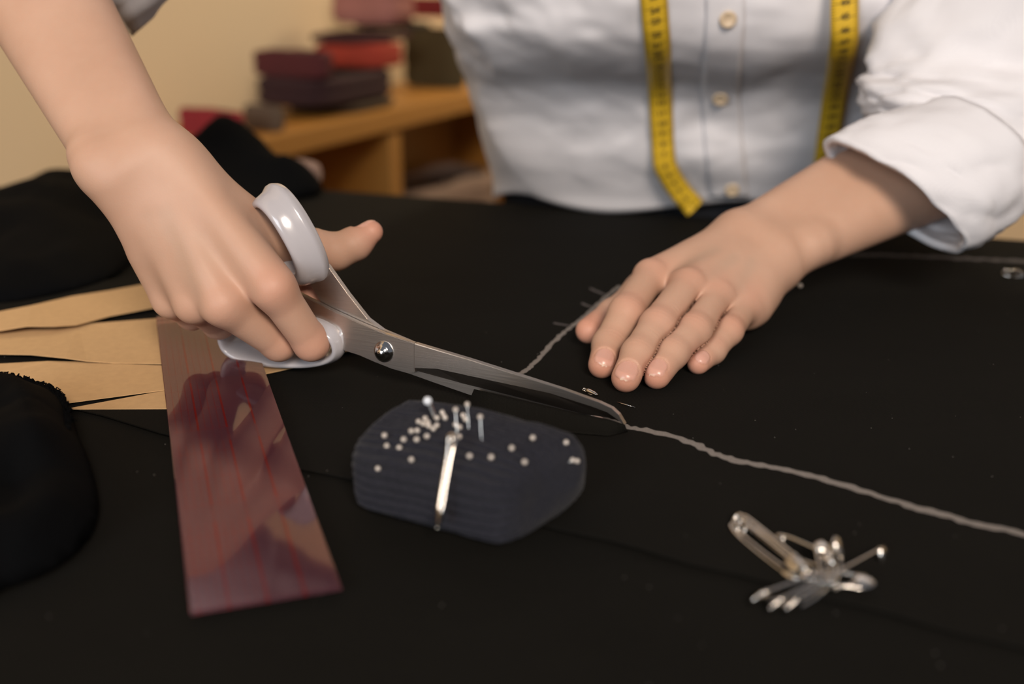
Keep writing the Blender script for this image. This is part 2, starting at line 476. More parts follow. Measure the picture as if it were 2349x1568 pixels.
# black cloth over the table, hanging over its edges
def drape(u, v):
    z = 0.0; R_ = 0.010
    if u < ULEFT: z -= ULEFT - u; u = ULEFT - 0.004 - 0.01 * math.sin(v * 31) ** 2
    if u > URIGHT: z -= u - URIGHT; u = URIGHT + 0.004
    if v > 0: z -= v; v = 0.006 + 0.008 * math.sin(u * 27) ** 2
    return u, v, z
us = np.concatenate([np.linspace(ULEFT - 0.28, ULEFT - 0.004, 10), np.linspace(ULEFT, URIGHT, 70), np.linspace(URIGHT + 0.004, URIGHT + 0.28, 6)])
vs = np.concatenate([np.linspace(VNEAR, 0, 76), np.linspace(0.006, 0.30, 12)])
V = []
for u in us:
    for v in vs:
        a, b_, z = drape(u, v)
        p = room(a, b_, z)
        if z == 0: p[2] = -0.0022 + 0.0030 * float(fbm(np.array([a * 7, b_ * 7, 2.2]), 2)) * (1 if b_ < -0.02 else 0)
        V.append(p)
cl = mesh('table_cloth', V, grid_faces(len(us), len(vs)), M['black_cloth'])
tag(cl, 'black cotton cloth spread over the whole work table', 'fabric')

# upper fabric panel that is being cut; its front edge runs across the picture
FP = [(-160, 858), (170, 940), (690, 1075), (1280, 1212), (1750, 1335), (2349, 1490), (2700, 1580), (2760, 615), (2349, 603), (1920, 585), (1500, 566), (900, 560), (300, 640), (-160, 690)]
bm = bmesh.new()
pts = []
for i in range(len(FP)):
    a, b_ = np.array(FP[i], float), np.array(FP[(i + 1) % len(FP)], float)
    for t in np.linspace(0, 1, 9)[:-1]:
        q = a + (b_ - a) * t
        pts.append(on(q[0], q[1] + 3 * math.sin(q[0] * 0.021), 0.0))
vv = [bm.verts.new(tuple(p)) for p in pts]
f = bm.faces.new(vv)
r = bmesh.ops.extrude_face_region(bm, geom=[f])
bmesh.ops.translate(bm, verts=[g for g in r['geom'] if isinstance(g, bmesh.types.BMVert)], vec=(0, 0, 0.0007))
bmesh.ops.triangulate(bm, faces=bm.faces[:])
bmesh.ops.recalc_face_normals(bm, faces=bm.faces[:])
panel = bm_obj('cut_fabric', bm, M['black_panel'])
tag(panel, 'flat black fabric panel marked with chalk, being cut by the scissors', 'fabric')
ZP = 0.0007
def ribbon_line(name, pix, w, mat, parent, z=ZP + 0.00012, rough=0.25, n=160):
    P = smooth_path([on(x, y, z) for x, y in pix], n)
    T = np.gradient(P, axis=0); T /= np.linalg.norm(T, axis=1)[:, None]
    S = np.stack([-T[:, 1], T[:, 0], 0 * T[:, 0]], 1)
    V = []
    for i in range(n):
        ww = w * (1 + rough * 2 * float(vnoise(np.array([i * 0.43, 3.1, 0.0])))) * min(1, i / 3 + 0.3, (n - 1 - i) / 3 + 0.3)
        wob = w * 0.35 * float(vnoise(np.array([i * 0.31, 9.1, 5.0])))
        c = P[i] + S[i] * wob
        V += [c - S[i] * ww / 2, c + np.array([0, 0, 0.00012]), c + S[i] * ww / 2]
    F = []
    for i in range(n - 1):
        for k in (0, 1): F.append((i * 3 + k, i * 3 + k + 1, (i + 1) * 3 + k + 1, (i + 1) * 3 + k))
    return mesh(name, V, F, mat, parent)
def ll(o, s): o['label'] = s; return o
ll(ribbon_line('chalk_line', [(1340, 948), (1395, 962), (1440, 979), (1500, 990), (1580, 1012), (1640, 1040), (1700, 1058), (1790, 1075), (1900, 1102), (2010, 1135), (2120, 1168), (2240, 1200), (2360, 1226), (2520, 1262), (2680, 1300)], 0.0046, M['chalk'], panel, n=220), 'pale chalk line running to the right from the scissor tips')
ll(ribbon_line('chalk_line', [(1190, 858), (1215, 842), (1240, 818), (1262, 792), (1290, 765), (1320, 742), (1345, 722), (1375, 695), (1400, 672), (1422, 655)], 0.0030, M['chalk'], panel), 'pale chalk line rising from the blade to the flat hand')
for q in ([(1268, 740), (1292, 744), (1318, 748)], [(1333, 694), (1352, 702), (1372, 706)], [(1352, 660), (1375, 670), (1393, 678)]):
    ribbon_line('chalk_tick', q, 0.0026, M['chalk_faint'], panel, n=24)
ll(ribbon_line('hem_mark', [(1925, 582), (2060, 586), (2200, 592), (2380, 600), (2560, 606), (2720, 612)], 0.009, M['chalk_faint'], panel), 'faint grey band along the far edge of the fabric')

# ------------------------------------------------------------------ shelf unit by the wall
shelf = empty('shelf_unit', shf(0.3, 0.17, FLOOR_Z))
tag(shelf, 'low orange pine shelf unit standing against the cream wall', 'shelf')
S0, S1, DEP = -0.08, 1.45, 0.20
box('top_board', shf((S0 + S1) / 2, DEP / 2, -0.03 - 0.017), (S1 - S0, DEP, 0.034), M['pine'], shelf, AXS, 0.003)
for s in (S0 + 0.015, 0.36, 0.90, S1 - 0.015):
    box('upright_panel', shf(s, DEP / 2, (FLOOR_Z - 0.07) / 2), (0.034, DEP - 0.01, -FLOOR_Z - 0.072), M['pine'], shelf, AXS, 0.002)
box('back_panel', shf((S0 + S1) / 2, DEP - 0.008, (FLOOR_Z - 0.07) / 2), (S1 - S0 - 0.04, 0.010, -FLOOR_Z - 0.075), M['pine'], shelf, AXS)
for (a, b_) in ((S0 + 0.034, 0.341), (0.379, 0.881), (0.919, S1 - 0.034)):
    box('inner_shelf', shf((a + b_) / 2, DEP / 2 - 0.006, -0.36), (b_ - a, DEP - 0.03, 0.026), M['pine'], shelf, AXS)
# ================================================================== the person
person = empty('person', (0.17, 1.02, -0.75))
tag(person, 'person in a loose white linen shirt leaning over the table, scissors in one hand', 'person')
MMS = 0.001

def finger_sdf(P, ch, rs, k=0.0035):
    d = None
    for i in range(len(ch) - 1):
        c = cone(P, ch[i], ch[i + 1], rs[i], rs[i + 1])
        d = c if d is None else smin(d, c, k)
    return d

class Hand:
    """palm, fingers, wrist and forearm as one distance field"""
    def __init__(s): s.fingers = []; s.palm = []; s.nails = []; s.flush = []; s.veins = []; s.soft = []; s.kp = 0.009; s.kf = 0.006; s.creases = []
    def field(s, P):
        d = None
        for (a, b_, ra, rb, k) in s.palm:
            c = cone(P, a, b_, ra, rb)
            d = c if d is None else smin(d, c, k)
        for (c0, ax, rad, k) in s.soft:
            d = smin(d, ellipsoid(P, c0, ax, rad), k)
        out = d
        fds = []
        for (ch, rs, kf) in s.fingers:
            fd = finger_sdf(P, ch, rs); fds.append(fd)
            out = smin(out, smin(d, fd, kf), 0.0008)
        for i in range(3):                              # the crease where two fingers touch
            a_, b_ = fds[i], fds[i + 1]
            on_f = np.clip((d - np.minimum(a_, b_) - 0.0015) / 0.003, 0, 1)
            out = out + 0.0016 * np.exp(-((a_ - b_) / 0.0013) ** 2) * on_f
        for (T, dr, n, a, b_) in s.nails:
            e, w, v = s.nail_e(P, T, dr, n, a, b_)
            near = (w > 0) & (e < 1.6)
            if near.any():
                uu = np.abs(s.nail_u(P, T, dr, n))
                sm = np.clip((1.12 - e) / 0.25, 0, 1)
                cut = (w - (0.0022 - uu * uu * 55.0)) * 0.9
                out = np.where(near, out * (1 - sm) + np.maximum(out, cut) * sm, out)
                plate = np.clip((1.0 - e) / 0.07, 0, 1)
                groove = np.exp(-((e - 1.03) / 0.07) ** 2)
                out = out - np.where(near, 0.00030 * plate - 0.00034 * groove, 0)
        for (c0, dr, n, wd, L) in s.creases:
            q = P - np.asarray(c0, np.float32)
            v = q @ np.asarray(dr, np.float32); w = q @ np.asarray(n, np.float32)
            rr = np.sqrt((q * q).sum(1))
            m = np.exp(-(v / L) ** 2) * np.clip(w / 0.004, 0, 1) * (rr < 0.014)
            out = out + 0.00011 * np.cos(v * (2 * math.pi / wd)) * m
        for (pl, r0, hgt) in s.veins:
            vd = None
            for i in range(len(pl) - 1):
                c = cone(P, pl[i], pl[i + 1], 0, 0); vd = c if vd is None else np.minimum(vd, c)
            out = out - hgt * np.exp(-(vd / r0) ** 2)
        return out
    @staticmethod
    def nail_u(P, T, dr, n):
        dr = nrm(dr); n = nrm(np.asarray(n) - dr * np.dot(n, dr)); u = np.cross(dr, n)
        return (P - np.asarray(T, np.float32)) @ u.astype(np.float32)
    @staticmethod
    def nail_e(P, T, dr, n, a, b_):
        dr = nrm(dr); n = nrm(np.asarray(n) - dr * np.dot(n, dr)); u = np.cross(dr, n)
        q = P - np.asarray(T, np.float32)
        U, V, Wd = q @ u.astype(np.float32), q @ dr.astype(np.float32), q @ n.astype(np.float32)
        e = ((np.abs(U) / a) ** 2.8 + (np.abs(V) / b_) ** 2.8) ** (1 / 2.8)
        return e, Wd, V
    def attrs(s, o, V):
        P = V.astype(np.float32); n_ = len(P)
        nail = np.zeros(n_); tip = np.zeros(n_)
        for (T, dr, n, a, b_) in s.nails:
            e, w, v = s.nail_e(P, T, dr, n, a, b_)
            m = np.clip((1.0 - e) / 0.08, 0, 1) * (w > 0)
            nail = np.maximum(nail, m)
            tip = np.maximum(tip, m * np.clip((v / b_ - 0.66) / 0.10, 0, 1))
        fl = np.zeros(n_)
        for (c, r, amt) in s.flush: fl = np.maximum(fl, amt * np.exp(-(np.linalg.norm(V - c, axis=1) / r) ** 2))
        vn = np.zeros(n_)
        for (pl, r0, hgt) in s.veins:  # mask of the painted shade in the tendon grooves
            for i in range(len(pl) - 1): vn = np.maximum(vn, np.exp(-(cone(P, pl[i], pl[i + 1], 0, 0) / (r0 * 1.1)) ** 2))
        return dict(nail=nail, nailtip=tip, flush=fl, vein=vn)

# ---------------- the hand lying flat on the cloth
HL = Hand()
FL = {'index': [(1381, 836), (1395, 790, .018), (1436, 716, .024), (1492, 634, .040)],
      'middle': [(1436, 866), (1463, 811, .019), (1508, 746, .026), (1577, 654, .043)],
      'ring': [(1507, 860), (1542, 810, .019), (1592, 758, .025), (1645, 682, .040)],
      'pinky': [(1602, 832), (1634, 804, .016), (1671, 758, .019), (1707, 704, .032)]}
RL = {'index': (7.2, 8.1, 9.1, 8.9), 'middle': (7.4, 8.3, 9.2, 8.8), 'ring': (7.1, 8.0, 9.0, 8.8), 'pinky': (6.0, 6.8, 7.7, 8.2)}
mcpL = {}
upL = np.array([0.05, -0.25, 0.97])
for k in ('index', 'middle', 'ring', 'pinky'):
    c = FL[k]; p = on(c[0][0], c[0][1], RL[k][0] * MMS + 0.0002); ch = [p]
    for q in c[1:]:
        p = chain(p, *q); ch.append(p)
    mcpL[k] = ch[-1]
    HL.fingers.append((ch, [r * MMS for r in RL[k]], 0.0060))
    dr = nrm(ch[0] - ch[1]); n = nrm(upL - dr * np.dot(upL, dr))
    # the hand rolls a little towards the little finger
    roll = {'index': -0.22, 'middle': -0.05, 'ring': 0.10, 'pinky': -0.35}[k]
    n = nrm(n + np.cross(dr, n) * roll)
    a = {'index': 5.3, 'middle': 5.6, 'ring': 5.3, 'pinky': 4.3}[k] * MMS
    HL.nails.append((ch[0] + dr * 0.0012 + n * 0.0042, dr, n, a, a * 1.20))
    HL.flush += [(ch[0] + dr * 0.004, 0.011, 0.85), (ch[2] + n * 0.006, 0.009, 0.45), (ch[1] + n * 0.005, 0.006, 0.3), (ch[3] + n * 0.008, 0.012, 0.35)]
    HL.creases += [(ch[2] + n * 0.006, dr, n, 0.0026, 0.0038), (ch[1] + n * 0.005, dr, n, 0.0022, 0.0024)]
wL = np.array([0.1515, 0.668, 0.0425])
acL = nrm(mcpL['pinky'] - mcpL['index']); fwL = nrm((mcpL['middle'] + mcpL['ring']) / 2 - wL)
acL = nrm(acL - fwL * np.dot(acL, fwL)); dnL = nrm(np.cross(acL, fwL)); dnL = dnL if dnL[2] > 0 else -dnL
eL = np.array([0.352, 0.792, 0.106])
offs = {'index': -15, 'middle': -6, 'ring': 5, 'pinky': 14}
for k, ra, rb in (('index', 11, 8.8), ('middle', 11, 8.6), ('ring', 10.5, 8.6), ('pinky', 10, 8.2)):
    HL.palm.append((wL + acL * offs[k] * MMS + fwL * 0.010, mcpL[k] - dnL * 0.0012 - fwL * 0.003, ra * MMS, (rb + 0.4) * MMS, 0.014))
# flesh of the palm, heel of the hand
for k in ('index', 'middle', 'ring', 'pinky'):
    m = wL * 0.45 + mcpL[k] * 0.55 + acL * offs[k] * 0.4 * MMS
    HL.palm.append((m - dnL * 0.008, mcpL[k] - dnL * 0.007 - fwL * 0.004, 0.0085, 0.0075, 0.010))
HL.palm.append((wL + acL * 0.013 + fwL * 0.012 - dnL * 0.010, mcpL['pinky'] - dnL * 0.006 - fwL * 0.014, 0.012, 0.0095, 0.012))
faL = nrm(eL - wL)
for s_, r0, r1 in ((-1, 15.0, 27), (1, 14.5, 28)):
    HL.palm.append((wL + acL * s_ * 0.0125, wL + faL * 0.16 + acL * s_ * 0.014, r0 * MMS, r1 * MMS, 0.016))
    HL.palm.append((wL + faL * 0.16 + acL * s_ * 0.014, eL + acL * s_ * 0.010, r1 * MMS, 28 * MMS, 0.016))
HL.palm.append((wL + acL * 0.0205 + faL * 0.012 + dnL * 0.007, wL + acL * 0.0205 + faL * 0.016 + dnL * 0.007, 0.0085, 0.0085, 0.010))
tL = on(1350, 758, 0.0105); ipL = chain(tL, 1405, 722, .027); mpL = chain(ipL, 1480, 668, .031)
HL.fingers.append(([tL, ipL, mpL], [.0072, .0088, .0105], 0.008))
HL.palm.append((mpL, wL - acL * 0.014 + fwL * 0.008 - dnL * 0.006, 0.011, 0.012, 0.014))
HL.flush.append((tL, 0.016, 0.9))
for a_, b_ in (('index', 'middle'), ('middle', 'ring'), ('ring', 'pinky')):
    HL.veins.append(([(mcpL[a_] + mcpL[b_]) / 2 + dnL * 0.010 - fwL * 0.004, (mcpL[a_] + mcpL[b_]) * 0.3 + wL * 0.4 + dnL * 0.012], 0.004, -0.0002))

# ---------------- the scissor frame (the other hand closes on it)
tipS = on(1436, 970, 0.0035); pivS = on(888, 803, 0.0205)
aS = nrm(tipS - pivS)                                # along the blade, to the tip
nS = nrm(np.cross(aS, [0, 0, 1.0])); nS = nS if nS[1] < 0 else -nS
nS = nrm(nS + np.array([0, 0, 0.10])); nS = nrm(nS - aS * np.dot(nS, aS))
bS = np.cross(nS, aS); bS = bS if bS[2] > 0 else -bS
def sp(px, py, off=0.0): return on_plane(px, py, pivS + nS * off, nS)

# ---------------- the hand holding the scissors
HR = Hand()
FR = {'index': [at(627, 660, .534), at(714, 786, .546), at(742, 716, .575), at(705, 668, .580)],
      'middle': [at(512, 696, .534), at(640, 786, .553), at(662, 745, .578), at(640, 690, .585)],
      'ring': [at(447, 694, .544), at(502, 738, .572), at(560, 700, .590), at(580, 660, .590)],
      'pinky': [at(394, 686, .559), at(440, 722, .580), at(480, 690, .595), at(505, 660, .595)]}
RR = {'index': (10.0, 8.8, 7.4, 6.6), 'middle': (10.2, 9.0, 7.6, 6.7), 'ring': (9.4, 8.6, 7.4, 6.5), 'pinky': (8.6, 7.6, 6.5, 5.8)}
for k in FR: HR.fingers.append((FR[k], [r * MMS for r in RR[k]], 0.006))
wR = at(305, 350, .560); eR = at(-15, -200, .705)
acR = nrm(at(430, 312, .575) - at(190, 372, .562))
fwR = nrm((FR['middle'][0] + FR['ring'][0]) / 2 - wR); acR = nrm(acR - fwR * np.dot(acR, fwR))
dnR = np.cross(acR, fwR); dnR = nrm(dnR if dnR[1] < 0 else -dnR)
faR = nrm(eR - wR)
offr = {'index': 14.5, 'middle': 5, 'ring': -6, 'pinky': -15}
for k, ra, rb in (('index', 10.5, 10), ('middle', 10.5, 10.2), ('ring', 10, 9.4), ('pinky', 9.5, 8.6)):
    HR.palm.append((wR + acR * offr[k] * MMS + fwR * 0.010, FR[k][0], ra * MMS, rb * MMS, 0.0085))
for k in FR:
    m = wR * 0.4 + FR[k][0] * 0.6 + acR * offr[k] * 0.4 * MMS
    HR.palm.append((m - dnR * 0.010, FR[k][0] - dnR * 0.009 - fwR * 0.006, 0.009, 0.008, 0.010))
for s_, r0, r1 in ((-1, 13.6, 21.5), (1, 12.6, 22.0)):
    HR.palm.append((wR - dnR * 0.0075 + faR * 0.004 + acR * (s_ * 0.0118 - 0.0012), wR + faR * 0.15 + acR * s_ * 0.0120, r0 * MMS, r1 * MMS, 0.022))
    HR.palm.append((wR + faR * 0.15 + acR * s_ * 0.0125, eR + acR * s_ * 0.010, r1 * MMS, 27 * MMS, 0.018))
sty = at(212, 372, .556)
HR.palm.append((sty, sty + faR * 0.006, 0.0072, 0.0068, 0.012))
cmR = at(418, 412, .570); mpR = at(628, 545, .577); ipR = at(772, 577, .592); ttR = at(852, 532, .600)
HR.palm.append((cmR, mpR, 0.0125, 0.0112, 0.018))
HR.palm.append((cmR, at(560, 600, .560), 0.012, 0.010, 0.016))
HR.fingers.append(([mpR, ipR, at(815, 558, .597), ttR], [.0108, .0094, .0088, .0062], 0.008))
td = nrm(ttR - ipR); tn = nrm(np.array([-0.45, 0.30, 0.80])); tn = nrm(tn - td * np.dot(tn, td))
HR.nails.append((ttR + td * 0.0005 + tn * 0.004, td, tn, 0.0058, 0.0078))
HR.flush += [(ttR + td * 0.003, 0.013, 0.8), (ipR, 0.008, 0.25), (FR['index'][1], 0.012, 0.75), (FR['index'][0] + dnR * 0.008, 0.014, 0.45),
             (FR['middle'][0] + dnR * 0.006, 0.012, 0.30), (FR['ring'][0], 0.011, 0.25), (FR['middle'][1], 0.010, 0.6),
             (FR['index'][3], 0.013, 1.0), (FR['index'][2], 0.012, 1.0), (FR['middle'][3], 0.012, 1.0)]
HR.creases += [(ipR + tn * 0.007 - td * 0.004, td, tn, 0.0030, 0.0050)]
def mid(a_, b_, t): return wR * (1 - t) + (FR[a_][0] + FR[b_][0]) / 2 * t
HR.veins += [([mid('index', 'middle', 1.0) + dnR * 0.012, mid('index', 'middle', .62) + dnR * 0.014], 0.0055, -0.0007),
             ([mid('middle', 'ring', 1.0) + dnR * 0.010, mid('middle', 'ring', .45) + dnR * 0.014], 0.0050, -0.0007),
             ([mid('ring', 'pinky', 1.0) + dnR * 0.009, mid('ring', 'pinky', .45) + dnR * 0.012], 0.0045, -0.0006)]

# ---------------- torso and upper arms (under the shirt)
shL = np.array([0.375, 0.835, 0.385]); shR = np.array([-0.065, 0.815, 0.395])
def body_field(P):
    d = cone(P, (0.165, 1.10, -0.14), (0.16, 1.065, 0.04), 0.100, 0.085)
    for a, b_, ra, rb, k in (((0.10, 1.10, -0.14), (0.23, 1.10, -0.14), .10, .10, .05),
                             ((0.105, 1.055, 0.04), (0.215, 1.055, 0.04), .080, .080, .05),
                             ((0.10, 0.93, 0.25), (0.22, 0.93, 0.25), .078, .078, .05),
                             ((0.01, 0.87, 0.36), (0.30, 0.87, 0.36), .044, .044, .05),
                             ((0.155, 0.86, 0.39), (0.15, 0.81, 0.53), .048, .048, .04),
                             (tuple(shL + np.array([-.05, .03, -.03])), tuple(eL), .034, .029, .03), (tuple(shR + np.array([.05, .03, -.02])), tuple(eR), .036, .029, .03)):
        d = smin(d, cone(P, a, b_, ra, rb), k)
    return d
def hand_mesh(Hd, wrist, elbow, extra, h):
    # up to the elbow only; the upper arm takes over inside the sleeve
    fa = nrm(elbow - wrist)
    V, Q = surface(Hd.field, np.vstack([extra, [wrist, elbow]]), 0.046, h, axis=fa)
    return V, Q, Hd.attrs(None, V)
HRES = 0.0008
ptsL = np.vstack([np.array(c[0]) for c in HL.fingers]); ptsR = np.vstack([np.array(c[0]) for c in HR.fingers])
parts_ = [hand_mesh(HL, wL, eL, ptsL, HRES), hand_mesh(HR, wR, eR, ptsR, HRES)]
tv, tq = surface(body_field, np.array([[-0.1, 0.75, -0.20], [0.42, 1.15, 0.50], eL, eR]), 0.10, 0.009)
keep = tv[:, 2] > -0.26
parts_.append((tv, tq, dict(nail=np.zeros(len(tv)), nailtip=np.zeros(len(tv)), flush=np.zeros(len(tv)), vein=np.zeros(len(tv)))))
Vb, Qb, At = [], [], {k: [] for k in ('nail', 'nailtip', 'flush', 'vein')}
o_ = 0
for V_, Q_, A_ in parts_:
    Vb.append(V_); Qb.append(Q_ + o_); o_ += len(V_)
    for k in At: At[k].append(A_[k])
body = np_mesh('body', np.vstack(Vb), np.vstack(Qb), M['skin'], person)
for k in At:
    a = body.data.attributes.new(k, 'FLOAT', 'POINT'); a.data.foreach_set('value', np.concatenate(At[k]).astype(np.float32))
# ---------------- the shirt
RINGS = [  # z, centre x, front y, half width, back y
    (0.004, 0.160, 0.952, 0.178, 1.190), (0.012, 0.160, 0.946, 0.178, 1.180), (0.04, 0.160, 0.928, 0.184, 1.160),
    (0.075, 0.162, 0.908, 0.194, 1.145), (0.100, 0.164, 0.892, 0.204, 1.125), (0.115, 0.165, 0.876, 0.210, 1.11), (0.128, 0.166, 0.850, 0.214, 1.10),
    (0.140, 0.167, 0.830, 0.218, 1.09), (0.155, 0.168, 0.816, 0.222, 1.08), (0.180, 0.168, 0.806, 0.225, 1.07), (0.215, 0.168, 0.800, 0.226, 1.05), (0.27, 0.166, 0.796, 0.224, 1.02),
    (0.33, 0.160, 0.786, 0.222, 0.99), (0.385, 0.157, 0.785, 0.222, 0.96), (0.430, 0.155, 0.790, 0.185, 0.93),
    (0.462, 0.154, 0.780, 0.115, 0.89), (0.480, 0.153, 0.760, 0.072, 0.87), (0.505, 0.152, 0.752, 0.068, 0.86)]
RG = np.array(RINGS)
def ring_at(z):
    return [np.interp(z, RG[:, 0], RG[:, i]) for i in range(5)]
zz = np.concatenate([np.linspace(0.004, 0.24, 84), np.linspace(0.25, 0.505, 30)])
# smooth the interpolated profile
prof = np.array([ring_at(z) for z in zz])
for _ in range(5):
    prof[1:-1] = prof[1:-1] * 0.5 + (prof[:-2] + prof[2:]) * 0.25
NT = 260
V = []
for i, z in enumerate(zz):
    _, cx, fy, a, by = prof[i]; z0 = prof[i, 0]
    cy = (fy + by) / 2; b_ = (by - fy) / 2
    th = np.arange(NT) / NT * 2 * math.pi
    c, s = np.cos(th), np.sin(th)
    e = 2 / 2.35
    X = cx + a * np.sign(c) * np.abs(c) ** e
    Y = cy - b_ * np.sign(s) * np.abs(s) ** e
    Zr = np.full(NT, z0)
    # hem waves
    if i < 3: Zr = Zr + 0.006 * np.sin(th * 5 + 1.0) * (3 - i) / 3 - 0.012 * np.clip((0.02 - X) / 0.05, 0, 1) * (3 - i) / 3
    V.append(np.stack([X, Y, Zr], 1))
V = np.array(V)                                        # rows, NT, 3
# cloth folds
P = V.reshape(-1, 3)
nx = np.stack([(P[:, 0] - 0.16) / 0.2 ** 2, (P[:, 1] - 0.95) / 0.2 ** 2, 0 * P[:, 0]], 1); nx /= np.linalg.norm(nx, axis=1)[:, None]
side = np.clip((0.09 - P[:, 0]) / 0.10, 0, 1)            # the looser flank on the photo's left
low = np.clip((0.16 - P[:, 2]) / 0.10, 0, 1)
q1 = np.stack([(P[:, 0] * 0.75 + P[:, 2] * 0.65) * 17, (P[:, 2] * 0.75 - P[:, 0] * 0.65) * 5, P[:, 1] * 3], 1)
f1 = 1 - np.abs(fbm(q1, 2)) * 3.2
q2 = np.stack([P[:, 0] * 11, P[:, 2] * 30, P[:, 1] * 4 + 7], 1)
f2 = fbm(q2, 3)
dsp = 0.020 * (f1 - 0.5) * (0.25 + 0.75 * side) * (0.35 + 0.65 * low) + 0.014 * f2 * (0.30 + 0.65 * side)
dsp += 0.006 * fbm(P * 34, 3) * np.clip((P[:, 2]) / 0.03, 0, 1)
# blousing just above the waist, front
dsp += 0.010 * np.exp(-((P[:, 2] - 0.045) / 0.022) ** 2) * np.clip((1.0 - P[:, 1]) / 0.1, 0, 1)
# two soft bust forms
for bx in (0.085, 0.245):
    dsp += 0.016 * np.exp(-((P[:, 0] - bx) / 0.055) ** 2 - ((P[:, 2] - 0.180) / 0.045) ** 2) * (P[:, 1] < 0.9)
dsp *= np.clip((1.02 - P[:, 1]) / 0.09, 0.15, 1)
P = P + nx * dsp[:, None]
Q = np.array(grid_faces(len(zz), NT, False, True))
shirt = np_mesh('shirt', P, Q, M['linen'], person)
shirt['label'] = 'loose white linen shirt, buttoned'
mod(shirt, 'SOLIDIFY', thickness=0.0012, offset=-1)
bvh_shirt = BVHTree.FromPolygons([Vector(p) for p in P], [tuple(q) for q in Q])
def cast(px, py, tree):
    r = nrm(ray(px, py)); h = tree.ray_cast(Vector(CAM), Vector(r))
    return (np.array(h[0]), np.array(h[1])) if h[0] is not None else (None, None)

# placket: a narrow raised band down the front, its free edge to the right
def surf_strip(name, pixc, halfw, lift, mat, parent, n=70, th=0.0012):
    pc = np.array(pixc, float); t = np.linspace(0, 1, len(pc)); u = np.linspace(0, 1, n)
    xs, ys = np.interp(u, t, pc[:, 0]), np.interp(u, t, pc[:, 1])
    V = []; good = []
    for x, y in zip(xs, ys):
        row = []
        for k in np.linspace(-1, 1, 7):
            h, nn = cast(x + k * halfw, y, bvh_shirt)
            if h is None: row = None; break
            row.append(h - nrm(ray(x, y)) * lift)
        if row: V += row; good.append(1)
    o = mesh(name, V, grid_faces(len(good), 7), mat, parent)
    mod(o, 'SOLIDIFY', thickness=th, offset=0)
    return o
surf_strip('placket', [(1662, -160), (1664, 40), (1652, 220), (1660, 330), (1672, 452)], 44, 0.0016, M['linen'], shirt)
def make_button(px, py):
    h, nn = cast(px, py, bvh_shirt)
    nn = nn if np.dot(nn, ray(px, py)) < 0 else -nn
    c = h + nn * 0.0036; nn = nrm(nn - nrm(ray(px, py)) * 0.5)
    u = nrm(np.cross(nn, [0.3, 0, 1])); v = np.cross(nn, u)
    prof_ = [(0.0, 0.0006), (0.0030, 0.0006), (0.0042, 0.0016), (0.0054, 0.0016), (0.0060, 0.0006), (0.0056, -0.0010), (0.0, -0.0012)]
    V, F = [], []
    for (r_, hh) in prof_:
        for k in range(24):
            a = k / 24 * 2 * math.pi; V.append(c + (u * math.cos(a) + v * math.sin(a)) * max(r_, 1e-5) + nn * hh)
    F = grid_faces(len(prof_), 24, False, True)
    o = mesh('button', V, F, M['button'], shirt)
    hv = []
    for sx in (-1, 1):
        for sy in (-1, 1):
            hv.append(tube_data([c + u * sx * .0012 + v * sy * .0012 + nn * .0005, c + u * sx * .0012 + v * sy * .0012 + nn * .0012], 0.0006, 8))
    return o
for q in ((1667, 40), (1652, 218), (1678, 428)): make_button(*q)

# sleeves: rings given by top, bottom and side extent
def loft(name, rings, mat, parent, nth=72, sub=10, fold=0.004, th=0.0025, seed=0, freq=26):
    """rings: list of (centre, up vector, side vector)"""
    C_ = smooth_path([r[0] for r in rings], (len(rings) - 1) * sub + 1)
    U_ = smooth_path([r[1] for r in rings], (len(rings) - 1) * sub + 1)
    S_ = smooth_path([r[2] for r in rings], (len(rings) - 1) * sub + 1)
    th_ = np.arange(nth) / nth * 2 * math.pi
    V = C_[:, None, :] + U_[:, None, :] * np.cos(th_)[None, :, None] + S_[:, None, :] * np.sin(th_)[None, :, None]
    nn = V - C_[:, None, :]; nn /= np.linalg.norm(nn, axis=2)[:, :, None]
    u = np.linspace(0, len(rings) - 1, len(C_))[:, None] + 0 * th_[None]
    q = np.stack([u * 2.2 + seed, np.cos(th_)[None] * 2.2 + u * 0.7, np.sin(th_)[None] * 2.2 + 0 * u], -1)
    d = fold * (fbm(q, 3) * 2.0 + (1 - np.abs(fbm(q * 1.3 + 5, 2)) * 3) * 0.6)
    V = V + nn * d[..., None]
    o = np_mesh(name, V.reshape(-1, 3), np.array(grid_faces(len(C_), nth, False, True)), mat, parent)
    mod(o, 'SOLIDIFY', thickness=th, offset=-1)
    return o
def ring_tb(T, B_, side, w):
    T, B_ = np.asarray(T), np.asarray(B_); c = (T + B_) / 2; u = (T - B_) / 2
    s = np.asarray(side, float); s = s - nrm(u) * np.dot(s, nrm(u)); return (c, u, nrm(s) * w)
sdv = (0.45, -0.89, 0.0)
r1 = ring_tb(at(1905, 340, .703), at(2200, 560, .670), sdv, 0.029)
r1b = ring_tb(at(1990, 300, .715), at(2275, 520, .680), sdv, 0.043)
r2 = ring_tb(at(2105, 262, .735), at(2360, 462, .700), sdv, 0.047)
r2i = ring_tb(at(2040, 285, .735), at(2345, 450, .705), sdv, 0.043)
cuffL = loft('cuff', [r1, r1b, r2], M['linen_cuff'], shirt, fold=0.0022, th=0.0045, seed=3)
cuffL['label'] = 'wide turned-up cuff over the forearm on the right'
r3 = ring_tb(at(1985, 205, .765), at(2500, 370, .735), sdv, 0.055)
r4 = ((shL * 0.35 + eL * 0.65) + np.array([0.0, 0.005, 0.015]), np.array([0.05, -0.045, 0.02]) * 1.2, np.array([-0.055, -0.05, 0.0]))
r4 = ring_tb(at(2030, 60, .790), at(2560, 160, .790), sdv, 0.066)
